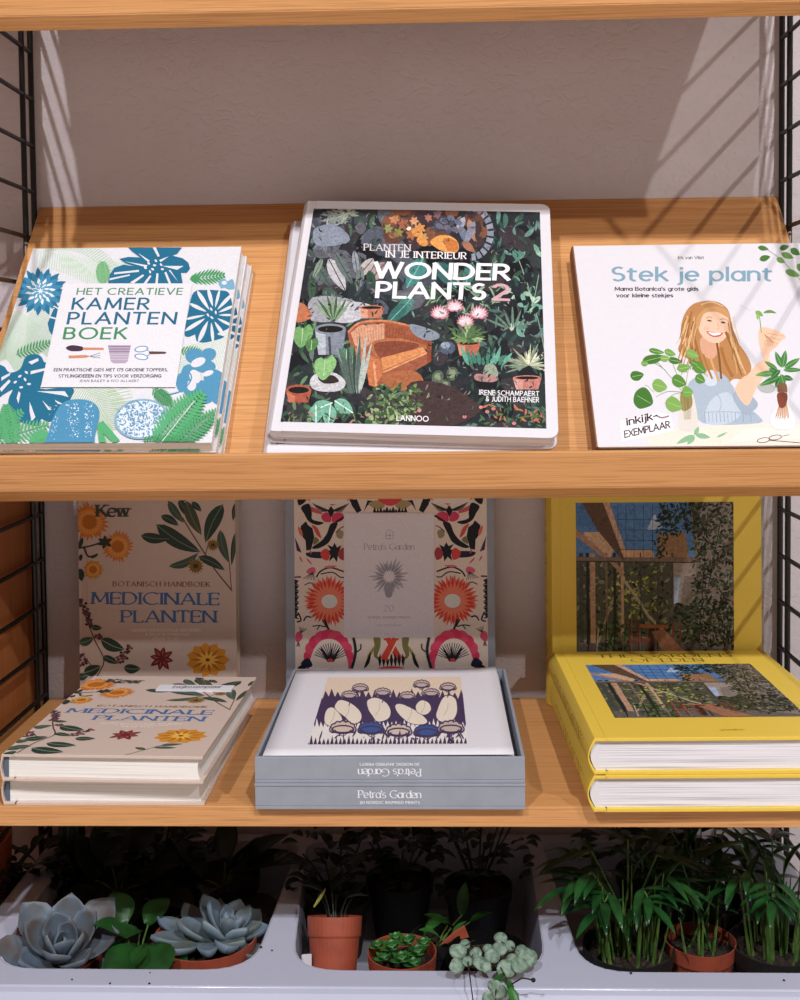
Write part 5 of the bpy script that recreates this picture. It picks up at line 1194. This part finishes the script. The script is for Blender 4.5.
# middle bin
t = leafy('seedling_plant', 334, 955, -22.5, 'small terracotta pot with a thin seedling, standing at the left of the middle bin', 'plant',
      [(322, 915, -22, 160, 30, 0, 2.6), (330, 908, -21, 40, 40, 10, 2.6), (345, 915, -21, 20, 20, -10, 2.4), (318, 905, -20, 130, 40, 20, 2.6), (352, 908, -20, 60, 40, 20, 2.4), (335, 898, -20, 90, 60, 40, 2.4)], 'dark', 2.42, 6.9, wide=.5, potmat='terra', stem='dark')
t.rotation_euler = (radians(-24), 0, 0); t.location.z += 2.1*S; t.location.y -= 1.6*S
o = t.matrix_world.translation/S; m = MB(); b = hitY(312, 942, -24.6)-o; leaf3(m, b, 20, 40, 70, 1.9, .9, .3, .06, tip=.5); lf = m.build('yellow_leaf', 'yell', t, smooth=True); lf['label'] = 'yellowed dying leaf'
m = MB(); m.box(-.4, .5, -.06, .0, 0, 6.4); m.box(-.4, -.3, -.06, .0, 0, 6.4)
o = m.build('plant_label', 'whitem'); p = hitY(306, 965, -24.2); o.matrix_world = at(p.x, -24.2, FLZ, 8); tag(o, 'narrow white plant label leaning beside the small terracotta pot', 'plant label')

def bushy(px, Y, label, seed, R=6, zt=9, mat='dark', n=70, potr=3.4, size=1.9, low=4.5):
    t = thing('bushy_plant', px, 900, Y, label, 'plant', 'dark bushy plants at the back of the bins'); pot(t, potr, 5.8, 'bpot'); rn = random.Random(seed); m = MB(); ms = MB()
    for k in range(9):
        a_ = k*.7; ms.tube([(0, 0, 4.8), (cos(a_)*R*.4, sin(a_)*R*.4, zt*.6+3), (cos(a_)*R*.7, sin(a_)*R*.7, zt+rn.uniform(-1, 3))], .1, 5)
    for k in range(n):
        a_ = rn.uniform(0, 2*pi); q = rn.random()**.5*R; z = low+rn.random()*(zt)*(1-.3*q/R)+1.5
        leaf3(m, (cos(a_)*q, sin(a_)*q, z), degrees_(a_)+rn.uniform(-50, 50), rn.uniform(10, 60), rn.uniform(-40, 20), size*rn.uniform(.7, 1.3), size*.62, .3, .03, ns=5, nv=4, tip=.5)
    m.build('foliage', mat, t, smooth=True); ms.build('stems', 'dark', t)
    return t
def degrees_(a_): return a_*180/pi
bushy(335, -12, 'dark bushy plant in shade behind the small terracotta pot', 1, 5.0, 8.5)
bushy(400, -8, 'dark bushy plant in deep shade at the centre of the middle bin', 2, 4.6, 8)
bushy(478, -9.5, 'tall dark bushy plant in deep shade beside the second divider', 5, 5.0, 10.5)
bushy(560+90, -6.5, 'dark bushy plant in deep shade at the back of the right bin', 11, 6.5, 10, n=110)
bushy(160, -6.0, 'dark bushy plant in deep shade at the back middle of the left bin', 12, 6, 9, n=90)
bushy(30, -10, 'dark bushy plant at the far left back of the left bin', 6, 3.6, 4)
# small green rosettes
t = thing('green_succulent', 402, 955, -23.2, 'cluster of small shiny green rosettes at the front of the middle bin', 'succulent'); pot(t, 3.0, 6.2)
rn = random.Random(12); m = MB(); o = t.matrix_world.translation/S
for (x, y, Y, r_) in ((392, 950, -24, 1.2), (408, 944, -23.4, 1.1), (418, 955, -24.2, 1.2), (384, 960, -24.6, 1.0), (402, 962, -25, 1.2), (424, 946, -22.8, 1.0), (378, 948, -22.6, .9), (414, 966, -25.2, 1.0), (396, 940, -22, .9)):
    c = hitY(x, y, Y)-o
    for i in range(13): tt = i/12; leaf3(m, c, i*137.5, 75-70*tt, 90-60*tt, r_*(.5+.6*tt), r_*.62, .3, .1, ns=5, nv=4, tip=.65, neck=.5)
m.build('rosettes', 'green2', t, smooth=True)
leafy('jade_plant', 436, 950, -19, 'bright green plant with a curled leaf behind the small green rosettes', 'plant', [(425, 934, -19.5, 40, 40, -10, 3.0), (440, 938, -20, 200, 50, 10, 2.4), (452, 938, -20, 20, 60, 30, 2.0), (462, 915, -16, 70, 75, 60, 3.0), (448, 925, -17, 160, 30, 0, 2.6), (470, 922, -16, 20, 30, 0, 2.4)], 'green2', 2.2, 5.6, wide=.42)
# terracotta shard
m = MB(); m.extrude([(0, 0), (2.6, .4), (2.2, 1.5), (1.2, 1.0)], -.12, .12, 'xz'); o = m.build('pot_shard', 'terra', bevel=.04)
p = hitY(441, 944, -21.5); o.matrix_world = at(p.x, -21.5, p.z, 12); tag(o, 'broken terracotta shard in the middle bin', 'shard')
# trailing plant with round mottled leaves
t = thing('trailing_plant', 488, 960, -23.6, 'trailing plant with round mottled grey-green leaves hanging over the white rim', 'plant'); pot(t, 3.4, 6.6, 'black')
o = t.matrix_world.translation/S; m = MB(); m2 = MB(); ms = MB(); rn = random.Random(5)
def disc(m, c, r, nx, ny, nz, rot=0):
    n_ = Vector((nx, ny, nz)).normalized(); a_ = n_.cross(Vector((0, 0, 1))).normalized(); b_ = n_.cross(a_); V = []; F = []; K = 16
    for s_, off in ((1, .1), (-1, -.1)):
        V.append(c+n_*(off-.12*r)); base = len(V)
        for q in (.55, 1.0):
            for k in range(K):
                u = 2*pi*k/K; rr = r*q*(1-.22*max(0, cos(u-rot))**6+.08*cos(u-rot+pi)); V.append(c+a_*cos(u)*rr+b_*sin(u)*rr*.9+n_*(off*(1.1-q)+(-.12*r if q < 1 else 0)))
    B = 1+2*K
    for g in (0, B):
        for k in range(K): F.append((g, g+1+k, g+1+(k+1) % K)); F.append((g+1+k, g+1+(k+1) % K, g+1+K+(k+1) % K, g+1+K+k))
    for k in range(K): F.append((1+K+k, 1+K+(k+1) % K, B+1+K+(k+1) % K, B+1+K+k))
    m.add(V, F)
RL = ((458, 950, 9, -29.0), (456, 965, 8.5, -30.3), (475, 953, 7, -28.2), (480, 964, 8, -30.2), (487, 967, 6, -30.4), (492, 957, 8, -29), (500, 948, 8, -27.6), (500, 939, 7.5, -25), (509, 946, 6, -26.5), (506, 970, 10, -30.8), (520, 966, 9, -30.4), (528, 956, 11, -29), (523, 951, 8, -27.6), (468, 962, 6, -30), (488, 950, 6, -27), (513, 960, 7, -29), (465, 945, 6, -26))
for (x, y, r_, Y) in RL:
    c = hitY(x, y, Y)-o; disc(m, c, r_*.083, rn.uniform(-.5, .5), -1, rn.uniform(.5, 1.3), rn.uniform(0, 6)); ms.tube([c+Vector((0, .15, -.05)), c*.6+Vector((0, .4, 3.0)), Vector((c.x*.3, .5, 5.6))], .05, 5)
m.build('round_leaves', 'pepe', t, smooth=True)
for (x, y, r_, Y) in ((494, 985, 7, -33.0), (500, 993, 8, -33.2), (490, 998, 8, -33.2)): disc(m2, hitY(x, y, Y)-o, r_*.08, rn.uniform(-.6, .6), -1, .3, rn.uniform(0, 6))
m2.build('hanging_leaves', 'pepe', t, smooth=True)
m3 = MB()
for (x, y, Y, az, L) in ((505, 974, -32.0, 200, 1.6), (508, 986, -33.4, 300, 1.8), (512, 998, -33.5, 250, 1.8), (503, 980, -33, 340, 1.4)): leaf3(m3, hitY(x, y, Y)-o, az, -20, -70, L, .9, .3, .08, ns=6, nv=4, tip=.5)
m3.build('young_leaves', 'green2', t, smooth=True)
for pts in (((468, 962, -30), (470, 978, -32.8), (473, 1000, -33.3), (475, 1020, -33.3)), ((500, 966, -30.5), (506, 978, -33.0), (510, 1000, -33.4), (512, 1012, -33.4)), ((512, 984, -33.3), (522, 978, -33.4), (534, 980, -33.6)), ((497, 972, -31), (496, 990, -33.2), (495, 1010, -33.3))):
    ms.tube([hitY(*q)-o for q in pts], .06, 6)
disc(m3 := MB(), hitY(533, 980, -33.6)-o, .2, 0, -1, .4); m3.build('bud', 'soil', t)
ms.build('stems', 'soil', t)

# right bin: parlour palms
def frond(m, ms, pts, n, L, W_, side_e=0, seed=0):
    rn = random.Random(seed); P = [Vector(p) for p in pts]; Q = []
    for i in range(len(P)-1):
        for k in range(6): t_ = k/6; Q.append(P[i].lerp(P[i+1], t_))
    Q.append(P[-1]); ms.tube(Q, .13, 6, .05)
    N_ = len(Q)-1
    for k in range(n):
        f = .42+.58*k/(n-1) if n > 1 else 1; i = min(N_-1, int(f*N_)); p = Q[i]; d = (Q[i+1]-Q[i]).normalized(); az = atan2(d.y, d.x)*180/pi
        for sg in (1, -1):
            leaf3(m, p, az+sg*rn.uniform(42, 62)*(1-.3*k/n), rn.uniform(5, 25), rn.uniform(-50, -15), L*(1-.35*abs(k/n-.45))*rn.uniform(.9, 1.1), W_, .2, .03, ns=7, nv=4, tip=.4, neck=.2)
    d = (Q[-1]-Q[-2]).normalized(); leaf3(m, Q[-1], atan2(d.y, d.x)*180/pi, 0, -40, L*.9, W_, .2, .03, ns=7, nv=4, tip=.4, neck=.2)
def palm(px, Y, label, seed, fronds, stems=26, R=3.6, hh=9, pm='bpot', pr=4.0):
    t = thing('parlour_palm', px, 950, Y, label, 'palm', None); pot(t, pr, 6.0, pm); rn = random.Random(seed); m = MB(); ms = MB(); sh_ = MB()
    for (az, reach, top, n, L, W_) in fronds:
        c, s_ = cos(radians(az)), sin(radians(az)); b0 = (rn.uniform(-1.2, 1.2), rn.uniform(-1.2, 1.2), 4.8)
        frond(m, ms, [b0, (c*reach*.25, s_*reach*.25, 4.8+(top-4.8)*.6), (c*reach*.65, s_*reach*.65, top), (c*reach, s_*reach, top-1.0)], n, L, W_, seed=rn.random())
    for k in range(stems):
        a_ = rn.uniform(0, 6.28); q = rn.random()**.5*R; x, y = cos(a_)*q, sin(a_)*q; h = rn.uniform(.5, 1)*hh
        sh_.tube([(x*.8, y*.8, 4.6), (x, y, 4.8+h*.5), (x*1.15, y*1.15, 4.8+h)], rn.uniform(.1, .2), 6, .05)
        if k % 3 == 0: leaf3(m, (x*1.1, y*1.1, 4.8+h*.8), rn.uniform(0, 360), 80, 40, rn.uniform(2.5, 4.5), .8, .5, .03, ns=6, nv=4, tip=.4)
    m.build('leaflets', 'palm', t, smooth=True); ms.build('fronds', 'stem', t); sh_.build('stalks', 'stem', t)
    return t
palm(628, -21.5, 'parlour palm with arching bright green fronds, left in the right bin', 3, [(200, 5.5, 13.2, 6, 4.6, .95), (165, 5.0, 14.2, 5, 4.4, .9), (225, 4.2, 11.6, 5, 4.2, .9), (300, 3.2, 12.0, 5, 3.8, .8), (340, 4.5, 13.0, 5, 4.0, .8), (80, 4, 14.5, 5, 4.2, .8), (20, 4.6, 13.8, 5, 4, .8)])
palm(775, -21.0, 'parlour palm with thin pale stalks at the right edge of the right bin', 6, [(200, 4.6, 13.0, 5, 3.8, .8), (250, 3.5, 12.5, 5, 3.6, .8), (150, 5, 14.5, 5, 4, .8), (330, 4, 13.5, 5, 3.8, .8), (80, 4, 14.5, 5, 4, .8)], 22)
palm(700, -12.5, 'shaded parlour palm at the back of the right bin', 9, [(200, 6, 14, 6, 4.5, .8), (300, 4, 12, 5, 4, .8), (130, 5, 14.6, 6, 4.5, .8), (20, 6, 14, 6, 4.5, .8), (250, 4, 10.5, 5, 4, .8), (330, 6, 13, 5, 4.2, .8)], 26)
t = palm(700, -20.5, 'few thin palm stalks in a terracotta pot between the two front palms', 14, [(30, 3.4, 11.0, 3, 3.4, .8), (140, 3, 13, 4, 3.4, .7)], 9, 2.2, 6, 'terra', 3.1)
t = empty('potted_fern', at(-47.2, -12, -66.0), 'terracotta pot with dark leaves seen through the ladder at lower left', 'plant'); pot(t, 7.0, 20)
m = MB()
for k in range(16): leaf3(m, (0, 0, 18), k*137.5, 40-k, -50, 9+k % 3, 1.6, .2, .04, tip=.4)
m.build('leaves', 'dark', t, smooth=True)
# crumbs of soil on the white rim
rn = random.Random(3)
for i, (x, y) in enumerate(((72, 980), (110, 984), (149, 985), (150, 973), (272, 951), (261, 948), (631, 974), (784, 981))):
    d = ray(x, y); tt = ((RZ-CAM.z)/d.z); p = CAM+d*tt; m = MB(); r_ = rn.uniform(.07, .13)
    m.lathe([(r_*.3, 0), (r_, r_*.5), (r_*.8, r_*1.1), (r_*.2, r_*1.4)], n=7); o = m.build('soil_crumb', 'soil')
    Yc = max(p.y, -31.1); o.matrix_world = at(p.x, Yc, RZ+.0, rn.uniform(0, 90)); tag(o, 'dark crumb of soil on the white planter rim', 'soil crumb', 'crumbs of soil on the planter rim')

# ================================================================== light
def spot(name, loc, target, power, size=70, rad=3.0, col=(.97, .96, 1.0)):
    l = bpy.data.lights.new(name, 'SPOT'); l.energy = power; l.spot_size = radians(size); l.spot_blend = .6; l.shadow_soft_size = rad*S; l.color = col
    o = bpy.data.objects.new(name, l); C.objects.link(o); a_ = Vector(loc); d = (Vector(target)-a_).normalized()
    o.rotation_euler = d.to_track_quat('-Z', 'Y').to_euler(); o.location = a_*S
    return o
KP = 106
spot('track_spot', (62, -215, 197), (0, -15, -10), KP*1.4, col=(1, .985, 1))
spot('track_spot', (-85, -225, 197), (-10, -15, -10), KP*1.3, col=(.97, .96, 1.0))
spot('track_spot', (178, -240, 175), (10, -15, 0), KP*.95, rad=3, col=(1, .95, .92))
w = bpy.data.worlds.new('World'); bpy.context.scene.world = w; w.use_nodes = True; nt = w.node_tree
bg = nt.nodes['Background']; tc = N(nt, 'ShaderNodeTexCoord'); sx = N(nt, 'ShaderNodeSeparateXYZ'); nt.links.new(tc.outputs['Generated'], sx.inputs[0])
rp = N(nt, 'ShaderNodeValToRGB'); cr = rp.color_ramp
stops = [(0, .5, .4, .33), (.42, 1.0, .84, .74), (.455, .9, .76, .68), (.50, .22, .19, .17), (.62, .13, .115, .11), (1, .12, .105, .10)]
while len(cr.elements) < len(stops): cr.elements.new(.5)
for e_, st_ in zip(cr.elements, stops): e_.position = st_[0]; e_.color = st_[1:]+(1,)
mr = N(nt, 'ShaderNodeMapRange'); mr.inputs[1].default_value = -1; mr.inputs[2].default_value = 1
nt.links.new(sx.outputs['Z'], mr.inputs[0]); nt.links.new(mr.outputs[0], rp.inputs['Fac']); nt.links.new(rp.outputs[0], bg.inputs['Color'])
bg.inputs['Strength'].default_value = .84
vs = bpy.context.scene.view_settings
bpy.context.scene.display_settings.display_device = 'sRGB'
vs.view_transform = 'Standard'; vs.look = 'None'; vs.exposure = 0.14; vs.gamma = 1.0; vs.use_curve_mapping = False
